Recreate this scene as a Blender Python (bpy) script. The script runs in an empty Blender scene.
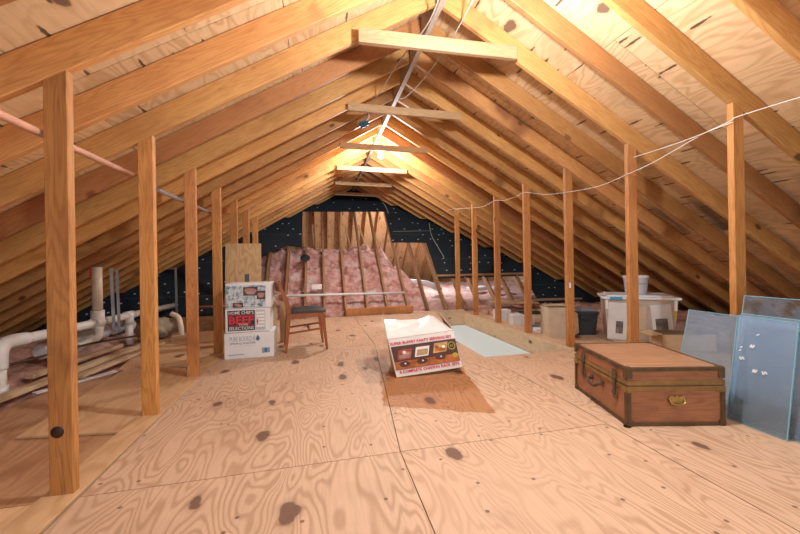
import bpy, bmesh, math, random
from mathutils import Vector, Matrix, noise as mnoise
random.seed(7)
SC = bpy.context.scene
COL = SC.collection
ORD = ['first', 'second', 'third', 'fourth', 'fifth', 'sixth', 'seventh', 'eighth', 'ninth', 'tenth', 'eleventh',
       'twelfth', 'thirteenth', 'fourteenth', 'fifteenth', 'sixteenth', 'seventeenth', 'eighteenth', 'nineteenth',
       'twentieth', 'twenty-first', 'twenty-second', 'twenty-third', 'twenty-fourth', 'twenty-fifth']

# ------------------------------------------------------------------ materials
class NT:
    def __init__(s, name):
        s.m = bpy.data.materials.new(name); s.m.use_nodes = True
        s.t = s.m.node_tree; s.n = s.t.nodes; s.l = s.t.links
        s.b = s.n['Principled BSDF']; s.out = s.n['Material Output']
    def add(s, typ, **kw):
        nd = s.n.new(typ)
        for k, v in kw.items(): setattr(nd, k, v)
        return nd
    def setin(s, sock, v):
        if hasattr(v, 'node'): s.l.new(v, sock)
        else: sock.default_value = v
    def math(s, op, a, b=0.0, c=0.0):
        nd = s.add('ShaderNodeMath', operation=op)
        for i, v in enumerate((a, b, c)): s.setin(nd.inputs[i], v)
        return nd.outputs[0]
    def vmath(s, op, a, b=None):
        nd = s.add('ShaderNodeVectorMath', operation=op)
        s.setin(nd.inputs[0], a)
        if b is not None: s.setin(nd.inputs[1], b)
        return nd.outputs[0]
    def noise(s, vec, scale, detail=2, rough=.5, dist=0):
        nd = s.add('ShaderNodeTexNoise')
        s.l.new(vec, nd.inputs['Vector']); nd.inputs['Scale'].default_value = scale
        nd.inputs['Detail'].default_value = detail; nd.inputs['Roughness'].default_value = rough
        nd.inputs['Distortion'].default_value = dist
        return nd.outputs['Fac']
    def voronoi(s, vec, scale, rnd=1.0):
        nd = s.add('ShaderNodeTexVoronoi')
        s.l.new(vec, nd.inputs['Vector']); nd.inputs['Scale'].default_value = scale
        nd.inputs['Randomness'].default_value = rnd
        return nd
    def ramp(s, fac, lo, hi):
        nd = s.add('ShaderNodeMapRange', interpolation_type='SMOOTHSTEP')
        s.setin(nd.inputs[0], fac)
        nd.inputs[1].default_value = lo; nd.inputs[2].default_value = hi
        return nd.outputs[0]
    def mix(s, fac, a, b, blend='MIX'):
        nd = s.add('ShaderNodeMix', data_type='RGBA', blend_type=blend)
        s.setin(nd.inputs[0], fac)
        for i, v in ((6, a), (7, b)):
            if isinstance(v, (tuple, list)): nd.inputs[i].default_value = (*v[:3], 1)
            else: s.l.new(v, nd.inputs[i])
        return nd.outputs[2]
    def sep(s, vec):
        nd = s.add('ShaderNodeSeparateXYZ'); s.l.new(vec, nd.inputs[0]); return nd.outputs
    def color(s, c): s.setin(s.b.inputs['Base Color'], c if hasattr(c, 'node') else (*c[:3], 1))
    def bump(s, h, strength=.2, dist=.01):
        nd = s.add('ShaderNodeBump'); nd.inputs['Strength'].default_value = strength
        nd.inputs['Distance'].default_value = dist; s.l.new(h, nd.inputs['Height'])
        s.l.new(nd.outputs[0], s.b.inputs['Normal'])

def plain(name, c, rough=.6, metal=0, var=.0, bump=0, emit=None):
    t = NT(name); t.b.inputs['Roughness'].default_value = rough; t.b.inputs['Metallic'].default_value = metal
    co = t.add('ShaderNodeTexCoord').outputs['Object']
    n = t.noise(co, 9, 4, .6)
    if var: t.color(t.mix(t.ramp(n, .25, .75), tuple(x*(1-var) for x in c), tuple(min(1, x*(1+var)) for x in c)))
    else: t.color(c)
    if bump: t.bump(t.noise(co, 40, 4), bump)
    if emit:
        t.b.inputs['Emission Color'].default_value = (*c, 1); t.b.inputs['Emission Strength'].default_value = emit
    return t.m

def wood(name, light, dark, axis=0, knots=.4, stain=.0, val=.16, ringscale=24, objrand=True, rough=.62):
    """sawn softwood, grain along a local axis, colour varying board to board"""
    t = NT(name); t.b.inputs['Roughness'].default_value = rough
    co = t.add('ShaderNodeTexCoord').outputs['Object']
    oi = t.add('ShaderNodeObjectInfo').outputs['Random']
    off = t.math('MULTIPLY', oi, 53.7)
    cv = t.add('ShaderNodeCombineXYZ'); [t.l.new(off, cv.inputs[i]) for i in range(3)]
    p = t.vmath('ADD', co, cv.outputs[0]) if objrand else co
    sc = [1, 1, 1]; sc[axis] = .09
    ps = t.vmath('MULTIPLY', p, tuple(sc))
    n1 = t.noise(ps, 7, 2.5, .5)
    tri = t.math('PINGPONG', t.math('MULTIPLY', n1, ringscale), .5)
    ring = t.ramp(tri, .18, .48)
    sc[axis] = .06
    fib = t.noise(t.vmath('MULTIPLY', p, tuple(sc)), 110, 3, .65)
    blot = t.noise(t.vmath('MULTIPLY', p, tuple(.5 if q == axis else 1 for q in range(3))), 3.2, 3, .6)
    c = t.mix(t.math('MULTIPLY', ring, .45), light, dark)
    c = t.mix(t.math('MULTIPLY', t.ramp(blot, .42, .75), .55), c, tuple(x*.85 for x in dark))
    c = t.mix(t.math('MULTIPLY', t.ramp(fib, .45, .75), .4), c, tuple(x*.6 for x in dark))
    # knots
    sk = [1, 1, 1]; sk[axis] = .55
    v = t.voronoi(t.vmath('MULTIPLY', p, tuple(sk)), 4.2)
    kd = t.ramp(v.outputs['Distance'], .13, .07)
    pick = t.math('LESS_THAN', t.sep(v.outputs['Color'])[0], knots)
    c = t.mix(t.math('MULTIPLY', t.math('MULTIPLY', kd, pick), .85), c, (.09, .03, .012))
    if stain:
        s = t.ramp(t.noise(p, 1.3, 3, .6), .66 - .08*stain, .74)
        c = t.mix(t.math('MULTIPLY', s, .7), c, (.14, .038, .014))
        dk = t.math('MULTIPLY', t.ramp(t.math('FRACT', t.math('MULTIPLY', oi, 17.77)), .72, .80), .6)
        c = t.mix(t.math('MULTIPLY', dk, stain), c, (.20, .065, .022))
    hsv = t.add('ShaderNodeHueSaturation')
    r2 = t.math('FRACT', t.math('MULTIPLY', oi, 7.31))
    t.l.new(t.math('ADD', t.math('MULTIPLY', oi, 2*val), 1-val), hsv.inputs['Value'])
    t.l.new(t.math('ADD', t.math('MULTIPLY', r2, .012), .495), hsv.inputs['Hue'])
    t.l.new(c, hsv.inputs['Color'])
    t.color(hsv.outputs[0]); t.bump(fib, .12, .004)
    return t.m

def ply(name, light, dark, along=1, knots=.5, freq=9, val=.1, slivers=0, patches=None, nails=0, grey=0):
    """rotary cut plywood: contour grain stretched along a local axis, football knots, sheet to sheet variation"""
    t = NT(name); t.b.inputs['Roughness'].default_value = .6
    co = t.add('ShaderNodeTexCoord').outputs['Object']
    isl = t.add('ShaderNodeNewGeometry').outputs['Random Per Island']
    oi = t.add('ShaderNodeObjectInfo').outputs['Random']
    rnd = t.math('ADD', isl, oi)
    off = t.math('MULTIPLY', rnd, 31.3)
    cv = t.add('ShaderNodeCombineXYZ'); [t.l.new(off, cv.inputs[i]) for i in range(3)]
    p = t.vmath('ADD', co, cv.outputs[0])
    sc = [1, 1, 1]; sc[along] = .30
    ps = t.vmath('MULTIPLY', p, tuple(sc))
    n1 = t.noise(ps, 3.6, 2.2, .5, .3)
    tri = t.math('PINGPONG', t.math('MULTIPLY', n1, freq), .5)
    ring = t.ramp(tri, .16, .47)
    amp = t.ramp(t.noise(p, 1.1, 2), .3, .65)
    c = t.mix(t.math('MULTIPLY', ring, t.math('ADD', t.math('MULTIPLY', amp, .5), .28)), light, dark)
    sc[along] = .05
    fib = t.noise(t.vmath('MULTIPLY', p, tuple(sc)), 80, 3, .6)
    c = t.mix(t.math('MULTIPLY', t.ramp(fib, .4, .8), .30), c, tuple(x*.8 for x in dark))
    blot = t.noise(p, 1.7, 3, .6)
    c = t.mix(t.math('MULTIPLY', t.ramp(blot, .52, .75), .35), c, tuple(x*.85 for x in dark))
    sk = [1, 1, 1]; sk[along] = .5
    v = t.voronoi(t.vmath('MULTIPLY', p, tuple(sk)), 2.3); v.voronoi_dimensions = '2D'
    wob = t.math('ADD', v.outputs['Distance'], t.math('MULTIPLY', t.math('SUBTRACT', t.noise(p, 9, 3), .5), .16)); wob = t.math('ADD', wob, t.math('MULTIPLY', t.sep(v.outputs['Color'])[2], .05))
    pick = t.math('LESS_THAN', t.sep(v.outputs['Color'])[0], knots)
    halo = t.math('MULTIPLY', t.ramp(wob, .17, .06), pick)
    c = t.mix(t.math('MULTIPLY', halo, .5), c, tuple(x*.75 for x in dark))
    kd = t.math('MULTIPLY', t.ramp(wob, .105, .080), pick)
    c = t.mix(t.math('MULTIPLY', kd, .85), c, (.13, .065, .045))
    if slivers:
        s2 = [1, 1, 1]; s2[along] = .13
        v2 = t.voronoi(t.vmath('MULTIPLY', t.vmath('ADD', p, (3, 9, 1)), tuple(s2)), 9.0); v2.voronoi_dimensions = '2D'
        d2 = t.ramp(t.math('ADD', v2.outputs['Distance'], t.math('MULTIPLY', t.math('SUBTRACT', t.noise(p, 22, 3), .5), .16)), .10, .06)
        pk = t.math('LESS_THAN', t.sep(v2.outputs['Color'])[1], slivers)
        c = t.mix(t.math('MULTIPLY', t.math('MULTIPLY', d2, pk), .9), c, (.07, .03, .015))
    if nails:
        v3 = t.voronoi(p, 4.0, 1.0); v3.voronoi_dimensions = '2D'
        pn = t.math('LESS_THAN', t.sep(v3.outputs['Color'])[1], .6)
        c = t.mix(t.math('MULTIPLY', t.math('MULTIPLY', t.ramp(v3.outputs['Distance'], .045, .025), pn), .75), c, (.07, .04, .03))
    if grey:
        g = t.ramp(t.noise(t.vmath('MULTIPLY', p, (.25, 1.6, .25)), 2.5, 3, .6), .45, .65)
        low = t.ramp(t.sep(co)[0], grey, grey + .5)
        c = t.mix(t.math('MULTIPLY', t.math('MULTIPLY', g, low), .85), c, (.13, .105, .085))
    for (quad, colr, amount) in (patches or []):
        # a cleaner or dustier area of the boards with a wavering outline of its own
        x, y, _ = t.sep(co)
        wn = t.math('MULTIPLY', t.math('SUBTRACT', t.noise(co, 7, 3), .5), .07)
        f = None
        for i in range(len(quad)):
            (x0, y0), (x1, y1) = quad[i], quad[(i+1) % len(quad)]
            L = math.hypot(x1-x0, y1-y0); nx, ny = -(y1-y0)/L, (x1-x0)/L
            d = t.math('ADD', t.math('ADD', t.math('MULTIPLY', t.math('SUBTRACT', x, x0), nx),
                                      t.math('MULTIPLY', t.math('SUBTRACT', y, y0), ny)), wn)
            e = t.ramp(d, -.006, .006)
            f = e if f is None else t.math('MULTIPLY', f, e)
        c = t.mix(t.math('MULTIPLY', f, amount), c, t.mix(1.0, c, colr, 'MULTIPLY'))
    hsv = t.add('ShaderNodeHueSaturation')
    r2 = t.math('FRACT', t.math('MULTIPLY', rnd, 5.17))
    t.l.new(t.math('ADD', t.math('MULTIPLY', r2, 2*val), 1-val), hsv.inputs['Value'])
    t.l.new(c, hsv.inputs['Color'])
    t.color(hsv.outputs[0]); t.bump(fib, .08, .003)
    return t.m

def insul(name, a, b, white=.35):
    t = NT(name); t.b.inputs['Roughness'].default_value = .95
    co = t.add('ShaderNodeTexCoord').outputs['Object']
    n = t.noise(co, 6, 5, .65); w = t.noise(t.vmath('ADD', co, (5, 3, 9)), 2.6, 4, .7)
    c = t.mix(t.ramp(n, .3, .7), b, a)
    c = t.mix(t.math('MULTIPLY', t.ramp(w, .5, .7), white), c, (.74, .68, .66))
    t.color(c); t.bump(t.noise(co, 30, 5, .7), .9, .03)
    return t.m

def felt_mat():
    t = NT('black_felt'); t.b.inputs['Roughness'].default_value = .75
    co = t.add('ShaderNodeTexCoord').outputs['Object']
    x, y, _ = t.sep(co)
    cv = t.add('ShaderNodeCombineXYZ'); t.l.new(x, cv.inputs[0]); t.l.new(y, cv.inputs[1])
    v = t.voronoi(t.vmath('MULTIPLY', cv.outputs[0], (1, .8, 1)), 4.6, .75); v.voronoi_dimensions = '2D'
    d = t.ramp(v.outputs['Distance'], .085, .055)
    pk = t.math('LESS_THAN', t.sep(v.outputs['Color'])[0], .5)
    base = t.mix(t.noise(co, 3, 3), (.010, .019, .028), (.020, .033, .046))
    lap = t.ramp(t.math('PINGPONG', t.math('ADD', x, .33), .46), .012, .004)
    base = t.mix(t.math('MULTIPLY', lap, .7), base, (.07, .09, .12))
    t.color(t.mix(t.math('MULTIPLY', d, pk), base, (.62, .70, .78)))
    return t.m

def glass_mat(name, tint, haze, smear=None):
    t = NT(name); t.n.remove(t.b)
    co = t.add('ShaderNodeTexCoord').outputs['Object']
    tr = t.add('ShaderNodeBsdfTransparent'); tr.inputs[0].default_value = (*tint, 1)
    gl = t.add('ShaderNodeBsdfGlossy'); gl.inputs['Roughness'].default_value = .04
    df = t.add('ShaderNodeBsdfDiffuse'); df.inputs[0].default_value = (*haze, 1)
    n = t.noise(co, 5, 4, .6)
    m1 = t.add('ShaderNodeMixShader')
    if smear:
        dc = t.mix(t.ramp(n, .42, .62), haze, smear); t.l.new(dc, df.inputs[0])
        t.l.new(t.math('ADD', t.math('MULTIPLY', t.ramp(n, .4, .65), .3), .14), m1.inputs[0])
    else:
        t.l.new(t.math('ADD', t.math('MULTIPLY', n, .12), .12), m1.inputs[0])
    t.l.new(tr.outputs[0], m1.inputs[1]); t.l.new(df.outputs[0], m1.inputs[2])
    fr = t.add('ShaderNodeFresnel'); fr.inputs[0].default_value = 1.35
    m2 = t.add('ShaderNodeMixShader'); t.l.new(fr.outputs[0], m2.inputs[0])
    t.l.new(m1.outputs[0], m2.inputs[1]); t.l.new(gl.outputs[0], m2.inputs[2])
    t.l.new(m2.outputs[0], t.out.inputs[0])
    return t.m

def collage_mat():
    t = NT('blue_collage_print'); t.b.inputs['Roughness'].default_value = .5
    co = t.add('ShaderNodeTexCoord').outputs['Object']
    n = t.noise(co, 26, 4, .7); w = t.noise(t.vmath('ADD', co, (4, 1, 7)), 14, 3, .6)
    c = t.mix(t.ramp(n, .42, .62), (.62, .68, .70), (.20, .28, .36))
    c = t.mix(t.ramp(w, .58, .68), c, (.05, .13, .22))
    t.color(c); return t.m

M = {}
M['rafter'] = wood('rafter_wood', (.67, .345, .115), (.49, .195, .055), 0, .35, stain=1.0, val=.2)
M['post'] = wood('post_wood', (.60, .275, .082), (.37, .122, .029), 2, .5, stain=.2, val=.14)
M['tie'] = wood('tie_wood', (.52, .32, .165), (.38, .205, .09), 0, .4, val=.12)
M['ridge'] = wood('ridge_wood', (.52, .42, .34), (.38, .28, .20), 1, .2, val=.02)
M['board'] = wood('board_wood', (.66, .48, .31), (.50, .32, .18), 1, .6, val=.1)
M['stud'] = wood('stud_wood', (.42, .24, .12), (.27, .13, .055), 0, .4, stain=.3, val=.14)
M['far_rafter'] = wood('far_rafter_wood', (.66, .36, .14), (.45, .19, .06), 0, .5, val=.14)
M['roof_ply'] = ply('roof_plywood', (.74, .52, .30), (.55, .335, .16), 1, .3, 14, .12, slivers=.85, grey=2.9)
M['far_ply'] = ply('far_plywood', (.70, .44, .23), (.54, .28, .12), 0, .4, 10, .12, slivers=.4)
CLEAN = [(.42, 2.49), (1.11, 2.17), (1.30, 3.25), (.52, 3.25)]
DUST = [(.36, 2.98), (.60, 2.98), (.66, 3.75), (.33, 3.75)]
M['floor_ply'] = ply('floor_plywood', (.64, .445, .31), (.44, .27, .165), 1, .7, 22, .04, nails=1,
                     patches=[(CLEAN, (.72, .50, .32), 1.0), (DUST, (.74, .76, .82), .8)])
M['brown_ply'] = ply('brown_plywood', (.50, .29, .16), (.38, .19, .095), 1, .2, 12, .15)
M['light_ply'] = ply('light_plywood', (.70, .46, .26), (.58, .34, .17), 1, .25, 10, .08)
M['pale_ply'] = ply('pale_plywood', (.74, .52, .27), (.54, .31, .13), 2, .2, 18, .05)
M['felt'] = felt_mat()
M['pink'] = insul('pink_insulation', (.80, .52, .47), (.42, .17, .14), .75)
M['pink_dull'] = insul('dull_insulation', (.66, .38, .31), (.40, .19, .13), .4)
M['pink_white'] = insul('pale_insulation', (.74, .52, .48), (.55, .30, .26), .6)
M['kraft'] = insul('kraft_brown', (.34, .18, .085), (.19, .09, .04), .08)
M['pvc'] = plain('pvc_white', (.76, .74, .68), .35, var=.06)
M['pvc_cream'] = plain('pvc_cream', (.80, .68, .55), .4, var=.1)
M['pvc_white'] = plain('pvc_fitting', (.80, .80, .79), .3)
M['red'] = plain('red_paint', (.60, .06, .03), .5)
M['galv'] = plain('galvanised_steel', (.42, .46, .52), .4, .6, var=.15)
M['duct'] = plain('white_duct', (.72, .74, .76), .5)
M['dowel'] = plain('pink_dowel', (.62, .33, .22), .55, var=.15)
M['steelrod'] = plain('grey_rod', (.33, .30, .29), .4, .3)
M['card_white'] = plain('white_card', (.76, .77, .79), .6, var=.05)
M['card'] = plain('brown_card', (.58, .40, .24), .8, var=.08)
M['card_pale'] = plain('pale_card', (.58, .47, .34), .8, var=.08)
M['card_in'] = plain('card_inside', (.50, .33, .22), .8, var=.1)
M['shiny_white'] = plain('coated_white_card', (.78, .76, .74), .35, var=.06, bump=.1)
M['black_print'] = plain('black_print', (.028, .03, .028), .5)
M['red_print'] = plain('red_print', (.62, .03, .06), .5)
M['white_print'] = plain('white_print', (.8, .8, .78), .5)
M['blue_print'] = plain('blue_print', (.06, .16, .26), .5)
M['navy_print'] = plain('navy_print', (.03, .07, .14), .5)
M['greyblue_print'] = plain('greyblue_print', (.27, .36, .45), .5)
M['grey_print'] = plain('grey_print', (.50, .52, .55), .5)
M['maroon_print'] = plain('maroon_print', (.085, .035, .03), .5, var=.3)
M['pinkfood'] = plain('pale_food_print', (.42, .24, .21), .5, var=.3)
M['orange_print'] = plain('orange_print', (.42, .13, .03), .5, var=.5)
M['yellow_print'] = plain('yellow_print', (.72, .50, .10), .5, var=.3)
M['dish_red'] = plain('dish_red_print', (.33, .075, .045), .5, var=.4)
M['dish_tan'] = plain('dish_tan_print', (.55, .36, .17), .5, var=.4)
M['gold_print'] = plain('gold_print', (.45, .40, .06), .5)
M['collage'] = collage_mat()
M['chair_wood'] = wood('chair_teak', (.34, .10, .022), (.20, .05, .011), 2, 0, val=.0, rough=.4)
M['vinyl'] = plain('charcoal_vinyl', (.032, .036, .042), .45, bump=.05)
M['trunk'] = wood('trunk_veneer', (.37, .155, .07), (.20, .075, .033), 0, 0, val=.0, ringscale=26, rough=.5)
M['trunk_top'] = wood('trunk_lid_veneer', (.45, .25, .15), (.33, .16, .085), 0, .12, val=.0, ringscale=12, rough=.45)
M['olive'] = plain('aged_edge_metal', (.115, .068, .032), .5, .35, var=.3)
M['brass'] = plain('aged_brass', (.30, .185, .07), .42, .6, var=.25)
M['bright_brass'] = plain('bright_brass', (.52, .36, .13), .35, .8, var=.25)
M['leather'] = plain('brown_leather', (.07, .032, .018), .5, var=.2)
M['steel_dark'] = plain('dark_latch_metal', (.13, .095, .06), .45, .6, var=.3)
M['glass_blue'] = glass_mat('blue_tinted_glass', (.80, .90, .98), (.62, .80, 1.0))
M['glass_brown'] = glass_mat('dusty_glass', (.78, .82, .88), (.48, .56, .66), (.16, .11, .08))
M['glass_edge'] = plain('aqua_glass_edge', (.22, .46, .55), .2)
M['tape'] = plain('white_tape', (.82, .84, .85), .6)
M['tote'] = plain('clear_tote', (.50, .42, .35), .35, var=.12)
M['tote_lid'] = plain('white_lid', (.78, .80, .83), .35)
M['blue_tape'] = plain('blue_tape', (.03, .36, .62), .5)
M['photo'] = plain('photo_print', (.16, .14, .13), .4, var=.7)
M['paper'] = plain('white_paper', (.72, .72, .72), .7, var=.06)
M['bucket'] = plain('white_bucket', (.74, .77, .83), .35)
M['bin'] = plain('dark_bin', (.035, .042, .052), .4)
M['bin_lid'] = plain('grey_lid', (.22, .26, .31), .4)
M['hatch'] = plain('pale_painted_panel', (.66, .86, .95), .5)
M['cord'] = plain('white_cord', (.72, .68, .62), .6)
M['wire'] = plain('pale_wire', (.55, .50, .44), .5)
M['blue_plastic'] = plain('blue_plastic', (.05, .30, .60), .4)
M['socket'] = plain('white_porcelain', (.8, .8, .78), .3)
M['bulb'] = plain('lit_bulb', (1, .97, .92), .3, emit=25)
M['sack'] = plain('grey_sack', (.34, .29, .22), .8, var=.2, bump=.3)
M['dark'] = plain('dark_void', (.05, .035, .025), .9)
M['knot'] = plain('dark_knot', (.035, .014, .008), .6, var=.4)
M['strap'] = plain('dark_grey_strap', (.07, .075, .085), .5)
M['yellow'] = plain('yellow_label', (.60, .45, .05), .5)

# ------------------------------------------------------------------ mesh helpers
class MB:
    def __init__(s): s.bm = bmesh.new(); s.mats = []
    def mi(s, m):
        if m is None: return 0
        if m not in s.mats: s.mats.append(m)
        return s.mats.index(m)
    def poly(s, vs, faces, m=None):
        i = s.mi(m); bv = [s.bm.verts.new(v) for v in vs]; out = []
        for f in faces:
            try:
                q = s.bm.faces.new([bv[k] for k in f]); q.material_index = i; out.append(q)
            except ValueError: pass
        return bv, out
    def box(s, size, loc=(0, 0, 0), rot=None, m=None, bev=0):
        mt = Matrix.Translation(loc) @ (rot.to_4x4() if rot else Matrix.Identity(4)) @ Matrix.Diagonal((*size, 1))
        r = bmesh.ops.create_cube(s.bm, size=1, matrix=mt)
        fs = {f for v in r['verts'] for f in v.link_faces}; i = s.mi(m)
        if bev:
            es = list({e for v in r['verts'] for e in v.link_edges})
            q = bmesh.ops.bevel(s.bm, geom=es, offset=bev, segments=2, affect='EDGES', profile=.5)
            fs = set(q['faces']) | {f for f in fs if f.is_valid}
        for f in fs:
            if f.is_valid: f.material_index = i
        return s
    def beam(s, a, b, w, h, up=(0, 0, 1), m=None, bev=0):
        a = Vector(a); b = Vector(b); x = (b-a).normalized(); y = Vector(up).cross(x).normalized(); z = x.cross(y)
        R = Matrix((x, y, z)).transposed()
        return s.box(((b-a).length, w, h), (a+b)/2, R, m, bev)
    def tube(s, pts, r, n=8, m=None, smooth=True, cap=True):
        pts = [Vector(p) for p in pts]
        if smooth and len(pts) > 2:
            o = []
            for i in range(len(pts)-1):
                p0 = pts[max(i-1, 0)]; p1 = pts[i]; p2 = pts[i+1]; p3 = pts[min(i+2, len(pts)-1)]
                for k in range(6):
                    u = k/6
                    o.append(.5*((2*p1)+(p2-p0)*u+(2*p0-5*p1+4*p2-p3)*u*u+(3*p1-p0-3*p2+p3)*u**3))
            o.append(pts[-1]); pts = o
        i = s.mi(m); prev = None; t0 = (pts[1]-pts[0]).normalized()
        nrm = t0.orthogonal().normalized(); rings = []
        for k, p in enumerate(pts):
            t = (pts[min(k+1, len(pts)-1)]-pts[max(k-1, 0)]).normalized()
            nrm = (nrm - t*nrm.dot(t)).normalized(); bn = t.cross(nrm)
            rr = r(k/(len(pts)-1)) if callable(r) else r
            rings.append([s.bm.verts.new(p+(nrm*math.cos(2*math.pi*j/n)+bn*math.sin(2*math.pi*j/n))*rr) for j in range(n)])
        for k in range(len(rings)-1):
            for j in range(n):
                f = s.bm.faces.new((rings[k][j], rings[k][(j+1) % n], rings[k+1][(j+1) % n], rings[k+1][j])); f.material_index = i; f.smooth = True
        if cap:
            for rg in (rings[0][::-1], rings[-1]):
                f = s.bm.faces.new(rg); f.material_index = i
        return s
    def lathe(s, prof, n=24, loc=(0, 0, 0), m=None):
        i = s.mi(m); rings = []
        for r, z in prof:
            rings.append([s.bm.verts.new((loc[0]+r*math.cos(2*math.pi*j/n), loc[1]+r*math.sin(2*math.pi*j/n), loc[2]+z)) for j in range(n)])
        for k in range(len(rings)-1):
            for j in range(n):
                f = s.bm.faces.new((rings[k][j], rings[k][(j+1) % n], rings[k+1][(j+1) % n], rings[k+1][j])); f.material_index = i; f.smooth = True
        for rg in (rings[0][::-1], rings[-1]):
            f = s.bm.faces.new(rg); f.material_index = i
        return s
    def build(s, name, m=None, parent=None, mw=None, local=None):
        """link as ONE mesh object; mw = object matrix, vertices given in world space are moved into it unless local"""
        if m: s.mats = [m] + [x for x in s.mats if x != m] if not s.mats else s.mats
        me = bpy.data.meshes.new(name)
        bmesh.ops.recalc_face_normals(s.bm, faces=s.bm.faces[:])
        if mw is not None and not local: s.bm.transform(mw.inverted())
        s.bm.to_mesh(me); s.bm.free()
        for x in (s.mats or [m]): me.materials.append(x)
        o = bpy.data.objects.new(name, me); COL.objects.link(o)
        if parent: o.parent = parent
        if mw is not None: o.matrix_local = mw
        return o

def tag(o, label=None, cat=None, group=None, kind=None):
    for k, v in (('label', label), ('category', cat), ('group', group), ('kind', kind)):
        if v: o[k] = v
    return o
def empty(name, loc, rz=0, label=None, cat=None, group=None):
    o = bpy.data.objects.new(name, None); COL.objects.link(o); o.location = loc; o.rotation_euler = (0, 0, rz)
    o.empty_display_size = .1
    return tag(o, label, cat, group)
def struct(o): o['kind'] = 'structure'; return o

def text(name, s, w, h, mat, parent, pos, thick=.0012, rot=Matrix.Rotation(math.pi/2, 4, 'X'), extra=None, bold=0):
    """lettering fitted in a w x h box centred at pos on a face that looks towards local -Y"""
    cu = bpy.data.curves.new('lettering', 'FONT'); cu.body = s; cu.extrude = .0; cu.offset = bold; cu.resolution_u = 2
    tmp = bpy.data.objects.new('lettering_tmp', cu); COL.objects.link(tmp)
    dg = bpy.context.evaluated_depsgraph_get()
    me = bpy.data.meshes.new_from_object(tmp.evaluated_get(dg)); bpy.data.objects.remove(tmp); bpy.data.curves.remove(cu)
    xs = [v.co.x for v in me.vertices]; ys = [v.co.y for v in me.vertices]
    cx, cy = (min(xs)+max(xs))/2, (min(ys)+max(ys))/2
    me.transform(Matrix.Diagonal((w/(max(xs)-min(xs)), h/(max(ys)-min(ys)), 1, 1)) @ Matrix.Translation((-cx, -cy, 0)))
    me.materials.clear(); me.materials.append(mat); me.name = name
    o = bpy.data.objects.new(name, me); COL.objects.link(o); o.parent = parent
    if extra: me.transform(extra @ Matrix.Translation(pos) @ rot)        # a skewed face: keep the skew in the mesh
    else: o.matrix_local = Matrix.Translation(pos) @ rot
    return o

def panel(name, w, h, pos, mat, parent, thick=.002, extra=None):
    o = MB().box((w, thick, h), (0, 0, 0), None, mat).build(name, mat, parent)
    if extra: o.data.transform(extra @ Matrix.Translation(pos))
    else: o.matrix_local = Matrix.Translation(pos)
    return o

# ------------------------------------------------------------------ roof geometry
XG, ZG, SL = .958, 3.04, .575
TH = math.atan(SL); CT, ST = math.cos(TH), math.sin(TH)
RD = .155                               # rafter depth
MS, Y0 = .93, 7.0                       # the older roof: y = Y0 + z / MS
def eave_x(side): return XG + side*ZG/SL

def slope_matrix(side, y):
    # local X runs down the slope, local Y along the ridge, local Z out through the roof
    x = Vector((side*CT, 0, -ST)); y_ = Vector((0, side, 0)); z = x.cross(y_)
    m = Matrix((x, y_, z)).transposed().to_4x4()
    m.translation = Vector((XG+side*.024, y, ZG-.024*SL))
    return m

def rafter_mesh(z_end):
    T = .042; L = (ZG-.014-z_end)/ST
    prof = [(0, 0), (L, 0), (L+RD*CT/ST, RD), (-RD*ST/CT, RD)]
    mb = MB()
    vs = [(u, -T/2, w) for u, w in prof] + [(u, T/2, w) for u, w in prof]
    _, fs = mb.poly(vs, [(0, 1, 2, 3), (7, 6, 5, 4), (0, 4, 5, 1), (1, 5, 6, 2), (2, 6, 7, 3), (3, 7, 4, 0)], M['rafter'])
    bmesh.ops.bevel(mb.bm, geom=[e for e in mb.bm.edges if abs(e.verts[0].co.y-e.verts[1].co.y) < 1e-6 and e.calc_length() > .5],
                    offset=.004, segments=1, affect='EDGES')
    return mb

DY = .4245; YP = 1.906
ridge_end = Y0 + (ZG-.05)/MS
for side, sname in ((-1, 'left'), (1, 'right')):
    full = None; k = 0
    y = YP - 2*DY
    while y < ridge_end - .12:
        mw = slope_matrix(side, y)
        ze = max(0.0, (y-Y0+.03)*MS + .10)
        if ze == 0.0:
            if full is None:
                o = rafter_mesh(0.0).build('rafter', M['rafter'], None, mw, True); full = o
            else:
                o = full.copy(); COL.objects.link(o); o.matrix_local = mw
        else:
            o = rafter_mesh(ze).build('rafter', M['rafter'], None, mw, True)
        tag(o, '%s rafter from the camera on the %s roof slope' % (ORD[k], sname), 'rafter', 'rafters of the %s roof slope' % sname)
        y += DY; k += 1

# sheathing: plywood sheets over the rafters, cut where they meet the older roof
def sheathing(side, name):
    mw = slope_matrix(side, 0)
    mb = MB(); row = 0; u = -RD*ST/CT - .0
    Lmax = ZG/ST + .98
    while u < Lmax:
        u1 = min(u+1.29, Lmax)
        ys = -1.6 - (row % 2)*1.27
        while ys < 11:
            c = ((u+u1)/2, side*(ys+1.27), RD+.0125)
            mb.box((u1-u-.006, 2.534, .018), c, None, M['roof_ply'])
            ys += 2.54
        u = u1; row += 1
    mb.bm.transform(mw)
    g = mb.bm.verts[:]+mb.bm.edges[:]+mb.bm.faces[:]
    bmesh.ops.bisect_plane(mb.bm, geom=g, plane_co=(0, Y0-.05, 0), plane_no=(0, MS, -1), clear_outer=True)
    g = mb.bm.verts[:]+mb.bm.edges[:]+mb.bm.faces[:]
    bmesh.ops.bisect_plane(mb.bm, geom=g, plane_co=(0, -1.6, 0), plane_no=(0, -1, 0), clear_outer=True)
    return struct(mb.build(name, M['roof_ply'], None, mw))
sheathing(-1, 'ceiling_left'); sheathing(1, 'ceiling_right')
o = MB().box((.044, ridge_end+1.55, .235), (XG, (ridge_end-1.6)/2, 3.10), None, M['ridge']).build('ridge_beam', M['ridge'])
tag(o, 'pale ridge board running along the peak of the roof', 'beam')

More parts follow.
